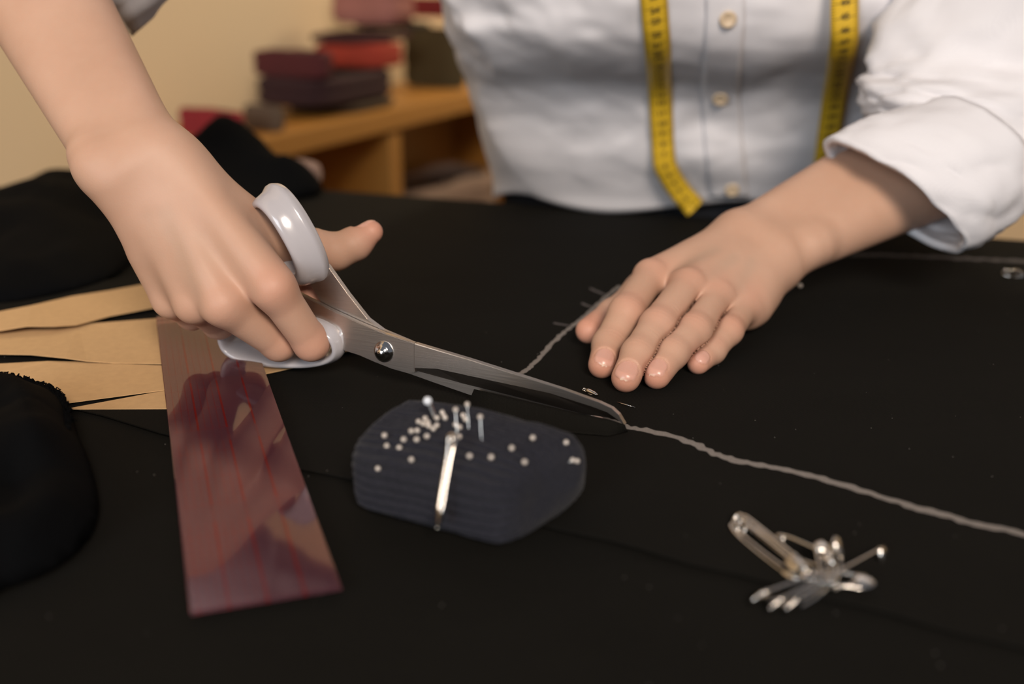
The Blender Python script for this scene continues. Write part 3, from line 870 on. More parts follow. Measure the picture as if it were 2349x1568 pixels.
r5 = ((shL * 0.75 + eL * 0.25) + np.array([-0.008, 0.008, 0]), np.array([-0.078, 0.0, 0.025]), np.array([0.02, -0.080, 0.0]))
r6 = (np.array([0.285, 0.880, 0.365]), np.array([-0.045, 0.0, 0.055]), np.array([0.02, -0.072, 0.0]))
loft('sleeve', [r2i, r3, r4, r5, r6], M['linen'], shirt, sub=16, fold=0.008, th=0.0012, seed=9)
# the other sleeve, rolled above the elbow
axu = nrm(shR - eR)
def perp_ring(c, ax, ru, rs, up=(0, 0, 1)):
    s = nrm(np.cross(ax, up)); u = np.cross(s, ax); return (np.asarray(c), nrm(u) * ru, s * rs)
q1_ = perp_ring(eR + axu * 0.036 + np.array([0, 0.010, -0.034]), axu, 0.062, 0.052)
q2_ = perp_ring(eR + axu * 0.112 + np.array([0, 0.005, -0.014]), axu, 0.063, 0.057)
q3_ = perp_ring(eR + axu * 0.20, axu, 0.066, 0.062)
q4_ = perp_ring(eR + axu * 0.27, axu, 0.075, 0.070)
q4b_ = perp_ring(np.array([-0.035, 0.850, 0.370]), axu, 0.072, 0.074)
q5_ = perp_ring(np.array([0.050, 0.885, 0.365]), np.array([1.0, 0.25, 0.1]), 0.060, 0.066)
loft('cuff', [q1_, q2_], M['linen_cuff'], shirt, fold=0.003, th=0.004, seed=13)
loft('sleeve', [(q2_[0], q2_[1] * .93, q2_[2] * .93), q3_, q4_, q4b_, q5_], M['linen'], shirt, sub=10, fold=0.006, th=0.0012, seed=21)
# collar
col_r = [perp_ring((0.153, 0.806 + 0.0, 0.500), (0, -0.45, 0.9), 0.064, 0.066, up=(0, 1, 0)), perp_ring((0.153, 0.795, 0.535), (0, -0.45, 0.9), 0.060, 0.062, up=(0, 1, 0))]
loft('collar', col_r, M['linen'], shirt, fold=0.001, th=0.002)
# trousers from the waist down
TR = []
for (z, cx, fy, a, by) in ((0.022, 0.16, 0.962, 0.165, 1.165), (-0.04, 0.16, 0.965, 0.170, 1.18), (-0.12, 0.163, 0.962, 0.182, 1.20), (-0.22, 0.165, 0.965, 0.185, 1.21), (-0.34, 0.165, 0.98, 0.18, 1.20)):
    TR.append(((cx, (fy + by) / 2, z), np.array([a, 0, 0]), np.array([0, (by - fy) / 2, 0])))
tro = loft('trousers', TR, M['trousers'], person, fold=0.002, th=0.002)
for sx in (0.075, 0.255):
    lp = [((sx, 1.09, -0.30), np.array([0.088, 0, 0]), np.array([0, 0.10, 0])), ((sx, 1.10, -0.50), np.array([0.07, 0, 0]), np.array([0, 0.075, 0])),
          ((sx, 1.12, -0.748), np.array([0.06, 0, 0]), np.array([0, 0.06, 0]))]
    loft('trouser_leg', lp, M['trousers'], tro, fold=0.003, th=0.002)
# ================================================================== scissors
sc_ = empty('scissors', tuple(pivS * [1, 1, 0] + np.array([0, 0, 0.0008])))
tag(sc_, 'steel tailor scissors with pale grey plastic handles, cutting the black fabric', 'scissors')
TH = 0.0032
def blade_loft(name, S, B_, E, off, th, mat, parent, sign=1):
    S, B_, E = [np.array([sp(*p, off=off) for p in L]) for L in (S, B_, E)]
    n = nS * sign
    rows = []
    for s, b_, e in zip(S, B_, E):
        rows += [s, s + n * th * 0.94, s + n * th + (b_ - s) * 0.04, b_ + n * th, e + n * th * 0.12, e]
    F = grid_faces(len(S), 6, False, True)
    F.append(tuple(range(6))); F.append(tuple(range((len(S) - 1) * 6, len(S) * 6))[::-1])
    o = mesh(name, rows, F, mat, parent, smooth=False)
    bm = bmesh.new(); bm.from_mesh(o.data); bmesh.ops.recalc_face_normals(bm, faces=bm.faces[:]); bm.to_mesh(o.data); bm.free()
    return o
front = blade_loft('upper_blade',
    [(958, 784), (1080, 820), (1200, 858), (1300, 890), (1380, 919), (1408, 932), (1424, 947), (1437, 969)],
    [(958, 840), (1010, 842), (1120, 866), (1265, 897), (1360, 927), (1398, 941), (1418, 955), (1436, 970)],
    [(958, 850), (1060, 878), (1193, 911), (1338, 948), (1400, 958), (1416, 963), (1428, 967), (1436.5, 970.5)], 0.0, TH, M['steel'], sc_)
prism('upper_shank', [sp(*p) for p in [(690, 668), (763, 706), (830, 737), (890, 762), (958, 784), (958, 850), (944, 853), (905, 842), (867, 827), (830, 811), (795, 800), (765, 785), (735, 760), (690, 725)]],
      nS, TH, M['steel'], front, 0.0003)
lower = prism('lower_blade', [sp(*p, off=-TH - 0.0003) for p in [(735, 596), (757, 604), (805, 671), (850, 728), (885, 754), (945, 779), (1000, 812), (1150, 868), (1300, 918), (1385, 958), (1300, 955), (1200, 932), (1090, 904), (1000, 873), (930, 848), (870, 815), (800, 752), (750, 700), (712, 640)]],
      nS, TH, M['steel'], sc_, 0.0003)
# flap of the fabric lying over the lower blade
fl_px = [(1088, 893), (1160, 909), (1240, 928), (1320, 947), (1395, 962), (1434, 974)]
fl_bk = [(1058, 948), (1150, 968), (1240, 984), (1320, 994), (1395, 1000), (1440, 990)]
V = []
for (a, b_) in zip(fl_px, fl_bk):
    p, q = sp(*a, off=TH + 0.0008), on(*b_, ZP + 0.0003)
    for t in np.linspace(0, 1, 8):
        c = p * (1 - t) + q * t; c[2] = q[2] + (p[2] - q[2]) * (1 - t) ** 1.5
        V.append(c)
fo = mesh('cut_edge', V, grid_faces(len(fl_px), 8), M['black_panel'], panel)
mod(fo, 'SOLIDIFY', thickness=0.0005, offset=-1)
# screw
def lathe(name, c, ax, prof_, mat, parent, seg=28):
    u = nrm(np.cross(ax, [0.2, 0.1, 1])); v = np.cross(ax, u)
    V = []
    for (r_, hh) in prof_:
        for k in range(seg):
            a = k / seg * 2 * math.pi; V.append(np.asarray(c) + (u * math.cos(a) + v * math.sin(a)) * max(r_, 1e-6) + np.asarray(ax) * hh)
    return mesh(name, V, grid_faces(len(prof_), seg, False, True), mat, parent)
scr = lathe('screw', pivS + nS * TH, nS, [(0.0054, 0), (0.0054, 0.0006), (0.0046, 0.0010), (0.0044, 0.0018), (0.0036, 0.0026), (0.0022, 0.0029), (0.0020, 0.0036), (0.0014, 0.0040), (0, 0.0041)], M['chrome'], sc_)
# handle loops: a wide rounded band swept round a superellipse
def loop(name, c, U_, N_, a, b_, w, t, pw, mat, parent, thick=None, n=120, seg=28, flare=0.0):
    U_ = nrm(U_); N_ = nrm(np.asarray(N_) - U_ * np.dot(N_, U_)); V_ = np.cross(N_, U_)
    VV = []
    for i in range(n):
        th = i / n * 2 * math.pi; cs, sn = math.cos(th), math.sin(th)
        x = a * np.sign(cs) * abs(cs) ** (2 / pw); y = b_ * np.sign(sn) * abs(sn) ** (2 / pw)
        p = np.asarray(c) + U_ * x + V_ * y
        out = nrm(U_ * (np.sign(cs) * abs(cs) ** (2 - 2 / pw) / a) + V_ * (np.sign(sn) * abs(sn) ** (2 - 2 / pw) / b_))
        tt = t * (thick(th) if thick else 1.0)
        for k in range(seg):
            f_ = k / seg * 2 * math.pi
            e_ = 2 / 2.8
            cw = np.sign(math.sin(f_)) * abs(math.sin(f_)) ** e_; ct = np.sign(math.cos(f_)) * abs(math.cos(f_)) ** e_
            # outside carries a raised ridge off its middle line
            ridge = 0.0014 * math.exp(-((cw - 0.45) / 0.30) ** 2) - 0.0006 * math.exp(-((cw + 0.15) / 0.15) ** 2) if ct > 0 else 0
            VV.append(p + N_ * (cw * w / 2) + out * (ct * tt / 2 + ridge + flare * cw))
    return mesh(name, VV, grid_faces(n, seg, True, True), mat, parent)
cl_, cr_ = sp(530, 780, off=-0.002), sp(786, 786, off=-0.002)
cc = (cl_ + cr_) / 2; au = nrm(cr_ - cl_)
lo_loop = loop('finger_loop', cc + np.array([0, 0, 0.0026]), au, nS - np.array([0, 0, 0.30]), np.linalg.norm(cr_ - cl_) / 2, 0.0120, 0.0210, 0.0044, 2.5, M['handle'], sc_)
lo_loop['label'] = 'pale grey lower handle loop round the fingers'
tl_c = at(660, 541, .566)
tl_loop = loop('thumb_loop', tl_c, (0.46, -0.10, -0.89), (0.75, 0.57, 0.35), 0.0228, 0.0165, 0.0165, 0.0050, 2.2, M['handle'], sc_,
     thick=lambda th: 1.0 + 0.9 * max(0, math.cos(th)) ** 3, flare=0.0018)
tl_loop['label'] = 'pale grey upper handle loop round the thumb'
# moulded collars where the loops grip the steel
def collar(name, p0, p1, r0, r1, flat, parent):
    P_ = smooth_path([p0, (p0 + p1) / 2, p1], 12); T, N, B_ = frames(P_, nS)
    V = []
    for i in range(12):
        rr = r0 + (r1 - r0) * i / 11
        e = 1.0 if 0 < i < 11 else 0.55
        for k in range(20):
            a = k / 20 * 2 * math.pi
            V.append(P_[i] + (N[i] * math.cos(a) * flat + B_[i] * math.sin(a)) * rr * e)
    F = grid_faces(12, 20, False, True) + [tuple(range(20)), tuple(range(220, 240))[::-1]]
    return mesh(name, V, F, M['handle'], parent)
collar('collar', at(716, 618, .5625), sp(748, 612, off=-0.0045), 0.0062, 0.0052, 0.75, tl_loop)
collar('collar', cr_ - au * 0.002 + np.array([0, 0, 0.003]), sp(795, 778, off=0.0015), 0.0075, 0.0058, 0.65, lo_loop)

# ================================================================== kraft paper pattern strips
def paper(outline, z, label, lift=None):
    bm = bmesh.new()
    vs_ = []
    for i, q in enumerate(outline):
        zz_ = z + (q[2] if len(q) > 2 else 0.0)
        vs_.append(bm.verts.new(tuple(on(q[0], q[1], zz_))))
    f_ = bm.faces.new(vs_)
    r_ = bmesh.ops.extrude_face_region(bm, geom=[f_])
    bmesh.ops.translate(bm, verts=[g for g in r_['geom'] if isinstance(g, bmesh.types.BMVert)], vec=(0, 0, 0.0004))
    bmesh.ops.triangulate(bm, faces=bm.faces[:])
    bmesh.ops.recalc_face_normals(bm, faces=bm.faces[:])
    return tag(bm_obj('paper_strip', bm, M['kraft']), label, 'paper', 'brown paper strips fanned under the ruler')
paper([(150, 939), (365, 899), (550, 868), (603, 850), (537, 938), (380, 938)], ZP + 0.0001, 'short brown paper strip lowest of the fan, with a slanted cut end under the ruler')
paper([(-60, 846), (0, 835), (110, 829, .001), (230, 832), (230, 850), (0, 852), (-60, 858)], ZP + 0.0002, 'thin brown paper edge peeking between the two middle strips at the left')
paper([(-60, 874), (0, 858), (112, 833, .0012), (240, 834), (365, 839), (605, 838), (700, 826), (720, 834), (605, 859), (545, 870), (365, 897), (140, 927), (0, 938), (-60, 946)], ZP + 0.0008, 'brown paper strip just above the lowest one, reaching under the scissor handle')
paper([(-60, 764), (0, 759), (128, 748), (180, 745), (360, 731), (560, 709), (770, 700), (836, 800), (700, 822), (605, 836), (365, 835), (260, 833), (200, 829, .001), (150, 822, .002), (70, 814, .0015), (-60, 812)], ZP + 0.0014, 'wide brown paper strip in the middle of the fan, running below the hand')
paper([(-60, 728), (0, 715, .003), (73, 701, .004), (165, 680, .002), (256, 666), (344, 650), (440, 634), (440, 686), (377, 702), (256, 725), (176, 746, .002), (128, 749, .004), (62, 749, .004), (0, 759, .003), (-60, 766)], ZP + 0.0022, 'topmost brown paper strip, farthest from the camera, edges curling up')

# ================================================================== ruler
RZ = 0.0048
o0 = on(437, 1411, 0.0014); far_l = on(358, 729, RZ)
vR = nrm(far_l - o0); uR = nrm(np.cross(vR, [0, 0, 1])); uR = uR if uR[0] > 0 else -uR
LR = np.linalg.norm(far_l - o0); WR = 0.0508
nR = np.cross(uR, vR); nR = nR if nR[2] > 0 else -nR
ns_ = 40
V, F, UVs = [], [], []
for i in range(ns_ + 1):
    y = LR * i / ns_
    for (x, zt) in ((0.0003, 0), (WR - 0.0003, 0), (WR, 0.0003), (WR - 0.0003, 0.0012), (0.0003, 0.0012), (0, 0.0009)):
        V.append(o0 + uR * x + vR * y + nR * zt); UVs.append((x * 1000, y * 1000))
F = grid_faces(ns_ + 1, 6, False, True)
F += [tuple(range(6)), tuple(range(ns_ * 6, ns_ * 6 + 6))[::-1]]
ru = mesh('ruler', V, F, M['ruler'], None, smooth=False)
bm = bmesh.new(); bm.from_mesh(ru.data); bmesh.ops.recalc_face_normals(bm, faces=bm.faces[:])
uvl = bm.loops.layers.uv.new('UVMap'); bm.verts.ensure_lookup_table()
for f_ in bm.faces:
    for l_ in f_.loops: l_[uvl].uv = UVs[l_.vert.index]
bm.to_mesh(ru.data); bm.free()
tag(ru, 'translucent purple-pink plastic ruler with red printed lines, lying across the paper strips', 'ruler')

# ================================================================== pincushion and pins
pa, pb = on(824, 1158), on(1188, 1256)
Lx = nrm(pb - pa); Ly = np.array([-Lx[1], Lx[0], 0.0])
HLn, HDp, HHt = 0.0430, 0.0265, 0.0140
pc_ = (pa + pb) / 2 + Ly * (HDp - 0.005) - Lx * 0.001 + np.array([0, 0, HHt + 0.0010])
NS_, NP_ = 120, 300
ff = np.linspace(0, 2 * math.pi, 4001); e_ = 2 / 3.6
cyA = np.sign(np.cos(ff)) * np.abs(np.cos(ff)) ** e_; szA = np.sign(np.sin(ff)) * np.abs(np.sin(ff)) ** e_
arcA = np.concatenate([[0], np.cumsum(np.hypot(np.diff(cyA) * HDp, np.diff(szA) * HHt))]); arcA /= arcA[-1]
fN = np.interp(np.arange(NP_) / NP_, arcA, ff)
V = []
for i in range(NS_):
    s = -1 + 2 * i / (NS_ - 1)
    pr = max(1 - abs(s) ** 11, 0) ** (1 / 2.4)
    for k in range(NP_):
        f_ = fN[k]
        cy_, sz_ = np.sign(math.cos(f_)) * abs(math.cos(f_)) ** e_, np.sign(math.sin(f_)) * abs(math.sin(f_)) ** e_
        rib = 0.0034 * (abs(math.sin(k / NP_ * math.pi * 38 + 0.6 * math.sin(s * 2.2))) ** 0.6) * min(1, (1 - abs(s)) * 5)
        y = (HDp * (0.90 + 0.10 * pr) * cy_) * (0.35 + 0.65 * pr); z = HHt * sz_ * pr
        sk = 0.004 * s * (1 if True else 0)
        out = np.array([0, math.cos(f_), math.sin(f_)])
        q = pc_ + Lx * (s * HLn + sk * cy_) + Ly * (y + out[1] * rib) + np.array([0, 0, z + out[2] * rib])
        q[2] += 0.0025 * math.exp(-(s / 0.6) ** 2) * max(sz_, 0)
        V.append(q)
V = np.array(V)
V += 0.0012 * np.stack([fbm(V * 90 + k * 9, 2) for k in range(3)], 1)
V[:, 2] = np.maximum(V[:, 2], ZP + 0.0001)
F = grid_faces(NS_, NP_, False, True) + [tuple(range(NP_)), tuple(range((NS_ - 1) * NP_, NS_ * NP_))[::-1]]
cush = mesh('pincushion', V, F, M['knit'])
tag(cush, 'dark navy ribbed knit pincushion bristling with pins, in front of the scissors', 'pincushion')
bvh_c = BVHTree.FromPolygons([Vector(p) for p in V], F)
sph = bmesh.new(); bmesh.ops.create_icosphere(sph, subdivisions=2, radius=1.0)
me_head = bpy.data.meshes.new('pin_head'); sph.to_mesh(me_head); sph.free(); me_head.materials.append(M['pearl'])
me_head.polygons.foreach_set('use_smooth', [True] * len(me_head.polygons))
cy = bmesh.new(); bmesh.ops.create_cone(cy, segments=8, radius1=0.6, radius2=1.0, depth=1.0, cap_ends=True)
bmesh.ops.translate(cy, verts=cy.verts[:], vec=(0, 0, -0.5))
me_shaft = bpy.data.meshes.new('pin_shaft'); cy.to_mesh(me_shaft); cy.free(); me_shaft.materials.append(M['pinsteel'])
def add_pin(head, direction, L, label, group=None, rh=0.00105, rs=0.00032, mat=None):
    """direction: from the head into what it sticks in"""
    e = empty('dressmaker_pin', tuple(head))
    d = nrm(direction)
    h = bpy.data.objects.new('pin_head', me_head if mat is None else me_head.copy()); COL.objects.link(h); h.parent = e; h.scale = (rh, rh, rh)
    if mat is not None: h.data.materials.clear(); h.data.materials.append(mat)
    s = bpy.data.objects.new('pin_shaft', me_shaft); COL.objects.link(s); s.parent = e
    s.rotation_euler = Vector(-d).to_track_quat('Z', 'Y').to_euler(); s.scale = (rs, rs, L)
    tag(e, label, 'pin', group); return e
HEADS = [(440, 522), (465, 570), (595, 548), (585, 592), (660, 470), (715, 470), (690, 555), (785, 515), (718, 402), (752, 390), (772, 420), (800, 408), (806, 442), (748, 432), (858, 385), (885, 350), (908, 366), (928, 382), (870, 440), (830, 455),
         (1070, 365), (1060, 412), (1000, 430), (1020, 470), (1026, 522), (660, 705), (1120, 675), (1268, 668), (1430, 625), (1510, 735), (1570, 555), (1828, 570), (1865, 705), (1910, 705), (400, 745)]
LONE = {(440, 522): 'upper ball-headed pin of the pair at the left rim of the cushion top', (465, 570): 'lower ball-headed pin of the pair at the left rim of the cushion top',
        (400, 745): 'ball-headed pin lowest on the left end of the cushion', (660, 705): 'lone ball-headed pin low on the left half of the cushion front',
        (1120, 675): 'ball-headed pin just right of the hanging safety pin', (1268, 668): 'second ball-headed pin to the right of the hanging safety pin',
        (1430, 625): 'ball-headed pin in the middle of the right half of the cushion', (1510, 735): 'ball-headed pin lowest on the right half of the cushion',
        (1570, 555): 'highest ball-headed pin on the right half of the cushion', (1828, 570): 'ball-headed pin above the touching pair at the right end',
        (1865, 705): 'left one of the touching pair of ball-headed pins at the right end', (1910, 705): 'right one of the touching pair of ball-headed pins at the right end',
        (595, 548): 'ball-headed pin left of the cluster, upper of two close together', (585, 592): 'ball-headed pin left of the cluster, lower of two close together',
        (690, 555): 'ball-headed pin just below the cluster, on its left', (785, 515): 'ball-headed pin just below the cluster, on its right'}
for (x, y) in HEADS:
    px, py = 750 + x / 3.356, 850 + y / 3.356
    h_, n_ = cast(px, py, bvh_c)
    if h_ is None: h_, n_ = cast(px, py + 12, bvh_c)
    if h_ is None: continue
    n_ = n_ if np.dot(n_, ray(px, py)) < 0 else -n_
    dirn = nrm(-n_ * 0.8 + np.array([rng.normal() * .25, rng.normal() * .25 + .1, -0.35]))
    add_pin(h_ - dirn * (0.0012 + 0.0012 * rng.random()), dirn, 0.012, LONE.get((x, y), 'small ball-headed pin in the dense cluster on top of the pincushion'), 'ball-headed pins in the pincushion')
tall = [((990, 300), 'ball-headed pin standing clear of the cushion top, left of a pair'), ((1080, 258), 'highest small ball-headed pin standing behind the cushion'), ((1180, 355), 'lone ball-headed pin standing at the back right of the cluster')]
for ((x, y), lab) in tall:
    px, py = 750 + x / 3.356, 850 + y / 3.356
    h_, n_ = cast(px + 3, py + 52, bvh_c)
    hd = at(px, py, h_[1] + 0.004)
    add_pin(hd, h_ - hd, np.linalg.norm(h_ - hd) + 0.006, lab, rs=0.00016)
h_, n_ = cast(1000, 962, bvh_c); hd = at(981, 919, h_[1] + 0.002)
add_pin(hd, h_ - hd, np.linalg.norm(h_ - hd) + 0.008, 'white round-headed pin leaning left out of the pincushion top', rh=0.0018, rs=0.0009, mat=M['thread'])

# ================================================================== safety pins
def safety_pin(p_cap, p_coil, label, group=None, width=0.0060, tilt=0.0, wire=0.00055, up=None):
    p_cap, p_coil = np.asarray(p_cap, float), np.asarray(p_coil, float)
    d = p_cap - p_coil; L = np.linalg.norm(d); d = d / L
    up = np.array([0, 0, 1.0]) if up is None else nrm(up)
    s = nrm(np.cross(up, d)); s = nrm(s * math.cos(tilt) + up * math.sin(tilt)); n = np.cross(d, s)
    e = empty('safety_pin', tuple((p_cap + p_coil) / 2 * [1, 1, 0] + np.array([0, 0, min(p_cap[2], p_coil[2])])))
    w = width / 2; rc = width * 0.30
    P_ = [p_cap + s * w]                                   # back bar, coil, sharp bar
    P_ += [p_coil + d * 0.006 + s * w]
    for k in range(15):
        a = math.pi / 2 + k / 14 * 3.0 * math.pi
        P_.append(p_coil + s * math.sin(a) * rc * 1.2 + d * math.cos(a) * rc + n * (k / 14 - .5) * wire * 2.2)
    P_ += [p_coil + d * 0.006 - s * w * 1.05, p_coil + d * L * 0.55 - s * w * 1.1, p_cap - s * w * 0.8]
    tube('wire', smooth_path(P_, 110), wire, M['pinsteel'], e, seg=8, up=tuple(n))
    # clasp: a folded sheet cap
    V = []; K, SG = 9, 16
    for i in range(K):
        t = i / (K - 1)
        rr = math.sin(max(0.0, min(1.0, (1 - t) * 1.0)) * math.pi / 2) ** 0.55 if t > 0 else 1.0
        for k in range(SG):
            a = k / SG * 2 * math.pi
            V.append(p_cap + d * (-0.0040 + 0.0070 * t) + s * math.cos(a) * (w * 1.28) * rr + n * math.sin(a) * 0.0014 * max(rr, 0.25))
    F = grid_faces(K, SG, False, True) + [tuple(range(SG)), tuple(range((K - 1) * SG, K * SG))[::-1]]
    mesh('clasp', V, F, M['pinsteel'], e)
    tag(e, label, 'safety pin', group); return e
GP = 'loose safety pins on the black cloth'
def sp_px(a, b_, za, zb, lab, **k): return safety_pin(on(a[0], a[1], za), on(b_[0], b_[1], zb), lab, GP, **k)
sp_px((1822, 1298), (1694, 1190), .0050, .0040, 'safety pin at the top of the tight bundle on the left of the pile', tilt=0.9)
sp_px((1838, 1308), (1702, 1214), .0030, .0026, 'safety pin in the middle of the tight bundle, coil end up left', tilt=1.2)
sp_px((1826, 1318), (1688, 1206), .0018, .0018, 'safety pin at the near side of the tight bundle, flat on the cloth', tilt=0.2)
sp_px((1846, 1300), (1716, 1198), .0060, .0052, 'safety pin riding on top of the tight bundle', tilt=-0.5)
sp_px((1988, 1336), (1852, 1318), .0036, .0034, 'largest safety pin, its broad clasp at the right end of the pile', width=0.0085, wire=0.0007)
sp_px((1738, 1376), (1880, 1328), .0016, .0046, 'safety pin whose clasp points farthest left of the three fanned out', tilt=1.3)
sp_px((1776, 1394), (1898, 1332), .0016, .0046, 'middle one of the three fanned-out safety pins', tilt=1.3)
sp_px((1814, 1394), (1908, 1338), .0016, .0046, 'safety pin with its clasp farthest right of the three fanned out', tilt=1.3)
sp_px((2030, 1272), (1912, 1338), .0020, .0050, 'safety pin pointing away to the upper right of the pile', tilt=1.3)
sp_px((1888, 1252), (1902, 1322), .0080, .0050, 'safety pin standing up in the middle of the pile, left one', tilt=0.3)
sp_px((1924, 1248), (1910, 1320), .0090, .0050, 'safety pin standing up in the middle of the pile, right one', tilt=1.0)
sp_px((1900, 1290), (1788, 1240), .0040, .0040, 'safety pin bridging the bundle and the upright pair', tilt=1.4)
# one on the pincushion's front
t_, tn_ = cast(1038, 1006, bvh_c); b2_, bn_ = cast(1008, 1180, bvh_c)
if b2_ is None: b2_ = on(1008, 1196, 0.004)
vd_ = nrm(ray(1020, 1090))
safety_pin(at(1006, 1192, b2_[1] - 0.010), at(1038, 1006, min(t_[1] - 0.004, b2_[1] + 0.004)), 'pale safety pin hanging down the front of the pincushion', GP, width=0.0048, tilt=1.25, wire=0.0008, up=nrm(-vd_))
# by the flat hand
safety_pin(on(1362, 902, .0016), on(1340, 893, .0020), 'tiny bent wire hook on the cloth beside the fingertips', None, width=0.0022, tilt=0.5, wire=0.00022)
nd = tube('needle', [on(1416, 922, ZP + .0004), on(1436, 928, ZP + .0012), on(1457, 934, ZP + .0004)], [0.00022, 0.00030, 0.00012], M['chrome'], None)
tag(nd, 'thin steel needle lying on the cloth by the fingertips', 'needle')
add_pin(on(1836, 655, ZP + 0.0014), on(1772, 640, ZP + 0.0006) - on(1836, 655, ZP + 0.0014), 0.026, 'ball-headed pin lying on the cloth behind the flat hand', rh=0.0016)
safety_pin(on(2340, 630, .0018), on(2308, 626, .0022), 'small safety pin on the cloth at the far right edge', None, width=0.0075, tilt=0.6, wire=0.0005)

# ================================================================== measuring tape round the neck
tape = empty('measuring_tape', (0.17, 0.80, 0.48))
tag(tape, 'yellow measuring tape with black figures, hanging down both sides of the shirt front', 'measuring tape')
def strip(pix, lift, n, start_cm, sign, wmm=16.5, extra=None):
    pc = np.array(pix, float); t = np.linspace(0, 1, len(pc)); u = np.linspace(0, 1, n)
    xs, ys = np.interp(u, t, pc[:, 0]), np.interp(u, t, pc[:, 1])
    C_ = []
    last = None
    for x, y in zip(xs, ys):
        h_, n_ = cast(x, y, bvh_shirt)
        Yd = h_[1] - lift(y) if h_ is not None and h_[1] < 0.99 else (last if last is not None else 0.9)
        C_.append(at(x, y, Yd)); last = Yd
    C_ = np.array(C_)
    for _ in range(14):
        C_[1:-1] = C_[1:-1] * 0.5 + (C_[:-2] + C_[2:]) * 0.25
    return C_
def ribbon(name, C_, cm0, sgn, wmm, numbers, first_vis):
    T = np.gradient(C_, axis=0); T /= np.linalg.norm(T, axis=1)[:, None]
    S = np.array([1.0, 0.12, 0]) - T * (T @ np.array([1.0, 0.12, 0]))[:, None]; S /= np.linalg.norm(S, axis=1)[:, None]
    N = np.cross(S, T); N *= np.where(N[:, 1:2] > 0, -1, 1)
    arc = np.concatenate([[0], np.cumsum(np.linalg.norm(np.diff(C_, axis=0), axis=1))]) * 100
    V, UV = [], []
    for i in range(len(C_)):
        for k in np.linspace(-1, 1, 5):
            V.append(C_[i] + S[i] * k * wmm / 2000 - N[i] * 0.0006 * k * k); UV.append(((k + 1) / 2, cm0 + sgn * arc[i]))
    F = grid_faces(len(C_), 5)
    o = mesh(name, V, F, M['tape'], tape)
    uvl = o.data.uv_layers.new(name='UVMap')
    for l_ in o.data.loops: uvl.data[l_.index].uv = UV[l_.vertex_index]
    mod(o, 'SOLIDIFY', thickness=0.0005, offset=0)
    for num in numbers:
        a = (num - cm0) / sgn - (0.5 if sgn > 0 else 0.5) * 1.0 + 0.5
        if a < 0.1 or a > arc[-1] - 0.1: continue
        i = int(np.argmin(np.abs(arc - a)))
        cu = bpy.data.curves.new('numeral', 'FONT'); cu.body = str(num); cu.size = 0.0062; cu.align_x = 'CENTER'; cu.align_y = 'CENTER'; cu.offset = 0.00016
        cu.extrude = 0.00005; cu.resolution_u = 3
        tmp = bpy.data.objects.new('tmp', cu); me = bpy.data.meshes.new_from_object(tmp)
        bpy.data.objects.remove(tmp); bpy.data.curves.remove(cu)
        X = S[i]; Yv = -T[i] if T[i][2] < 0 else T[i]; Z = np.cross(X, Yv)
        c = C_[i] + (N[i] * 0.0007)
        if np.dot(Z, N[i]) < 0: pass
        mt = Matrix(((X[0], Yv[0], Z[0], c[0]), (X[1], Yv[1], Z[1], c[1]), (X[2], Yv[2], Z[2], c[2]), (0, 0, 0, 1)))
        me.transform(mt); me.materials.clear(); me.materials.append(M['ink'])
        link('numeral', me, None, o, smooth=False)
    return o
C1 = strip([(1488, -230), (1494, -120), (1500, 0), (1508, 100), (1514, 200), (1519, 300), (1524, 380), (1545, 420), (1568, 450), (1596, 478)], lambda y: 0.004 if y < 330 else 0.004 + (y - 330) * 0.0001, 150, 0, 1)
arc1 = np.linalg.norm(np.diff(C1, axis=0), axis=1).sum() * 100
tapeL = ribbon('tape_strip', C1, arc1 + 0.6, -1, 18.0, range(1, 40), 0)
C2 = strip([(1960, -230), (1948, -120), (1938, 0), (1938, 90), (1930, 140), (1916, 220), (1904, 300), (1896, 360), (1888, 400)], lambda y: 0.010 + 0.006 * math.exp(-((y - 110) / 60.0) ** 2), 140, 0, 1)
# find where the frame's top edge meets the strip, so that 44 stands there
i0 = int(np.argmin(np.abs(np.interp(np.linspace(0, 1, 140), np.linspace(0, 1, 9), [-230, -120, 0, 90, 140, 220, 300, 360, 400]) - 4)))
arc2 = np.concatenate([[0], np.cumsum(np.linalg.norm(np.diff(C2, axis=0), axis=1))]) * 100
tapeR = ribbon('tape_strip', C2, 44 - arc2[i0], 1, 19.0, range(30, 70), 0)
# over the shoulders and round the neck, out of frame
nk = [C1[0], C1[0] + np.array([0.0, -0.008, 0.06]), np.array([0.088, 0.768, 0.42]), np.array([0.082, 0.82, 0.520]), np.array([0.153, 0.895, 0.545]), np.array([0.225, 0.82, 0.520]), np.array([0.222, 0.768, 0.42]), C2[0] + np.array([0.0, -0.008, 0.06]), C2[0]]
Cn = smooth_path(nk, 90)
Tn = np.gradient(Cn, axis=0); Tn /= np.linalg.norm(Tn, axis=1)[:, None]
cen = np.array([0.155, 0.84, 0.50]); V = []; UV = []
for i in range(90):
    o_v = (Cn[i] - np.array([0.155, 0.95, 0.0])) * np.array([0.35, 1.0, 0.0]) if Cn[i][2] < 0.46 else (Cn[i] - np.array([0.155, 0.835, 0.0])) * np.array([1.0, 1.0, 0.0]); s_ = np.cross(Tn[i], o_v); s_ = s_ / (np.linalg.norm(s_) + 1e-9)
    for k in np.linspace(-1, 1, 3): V.append(Cn[i] + s_ * k * 0.009); UV.append(((k + 1) / 2, i * 0.9))
tn = mesh('tape_neck', V, grid_faces(90, 3), M['tape'], tape)
uvl = tn.data.uv_layers.new(name='UVMap')
for l_ in tn.data.loops: uvl.data[l_.index].uv = UV[l_.vertex_index]
mod(tn, 'SOLIDIFY', thickness=0.0005, offset=0)

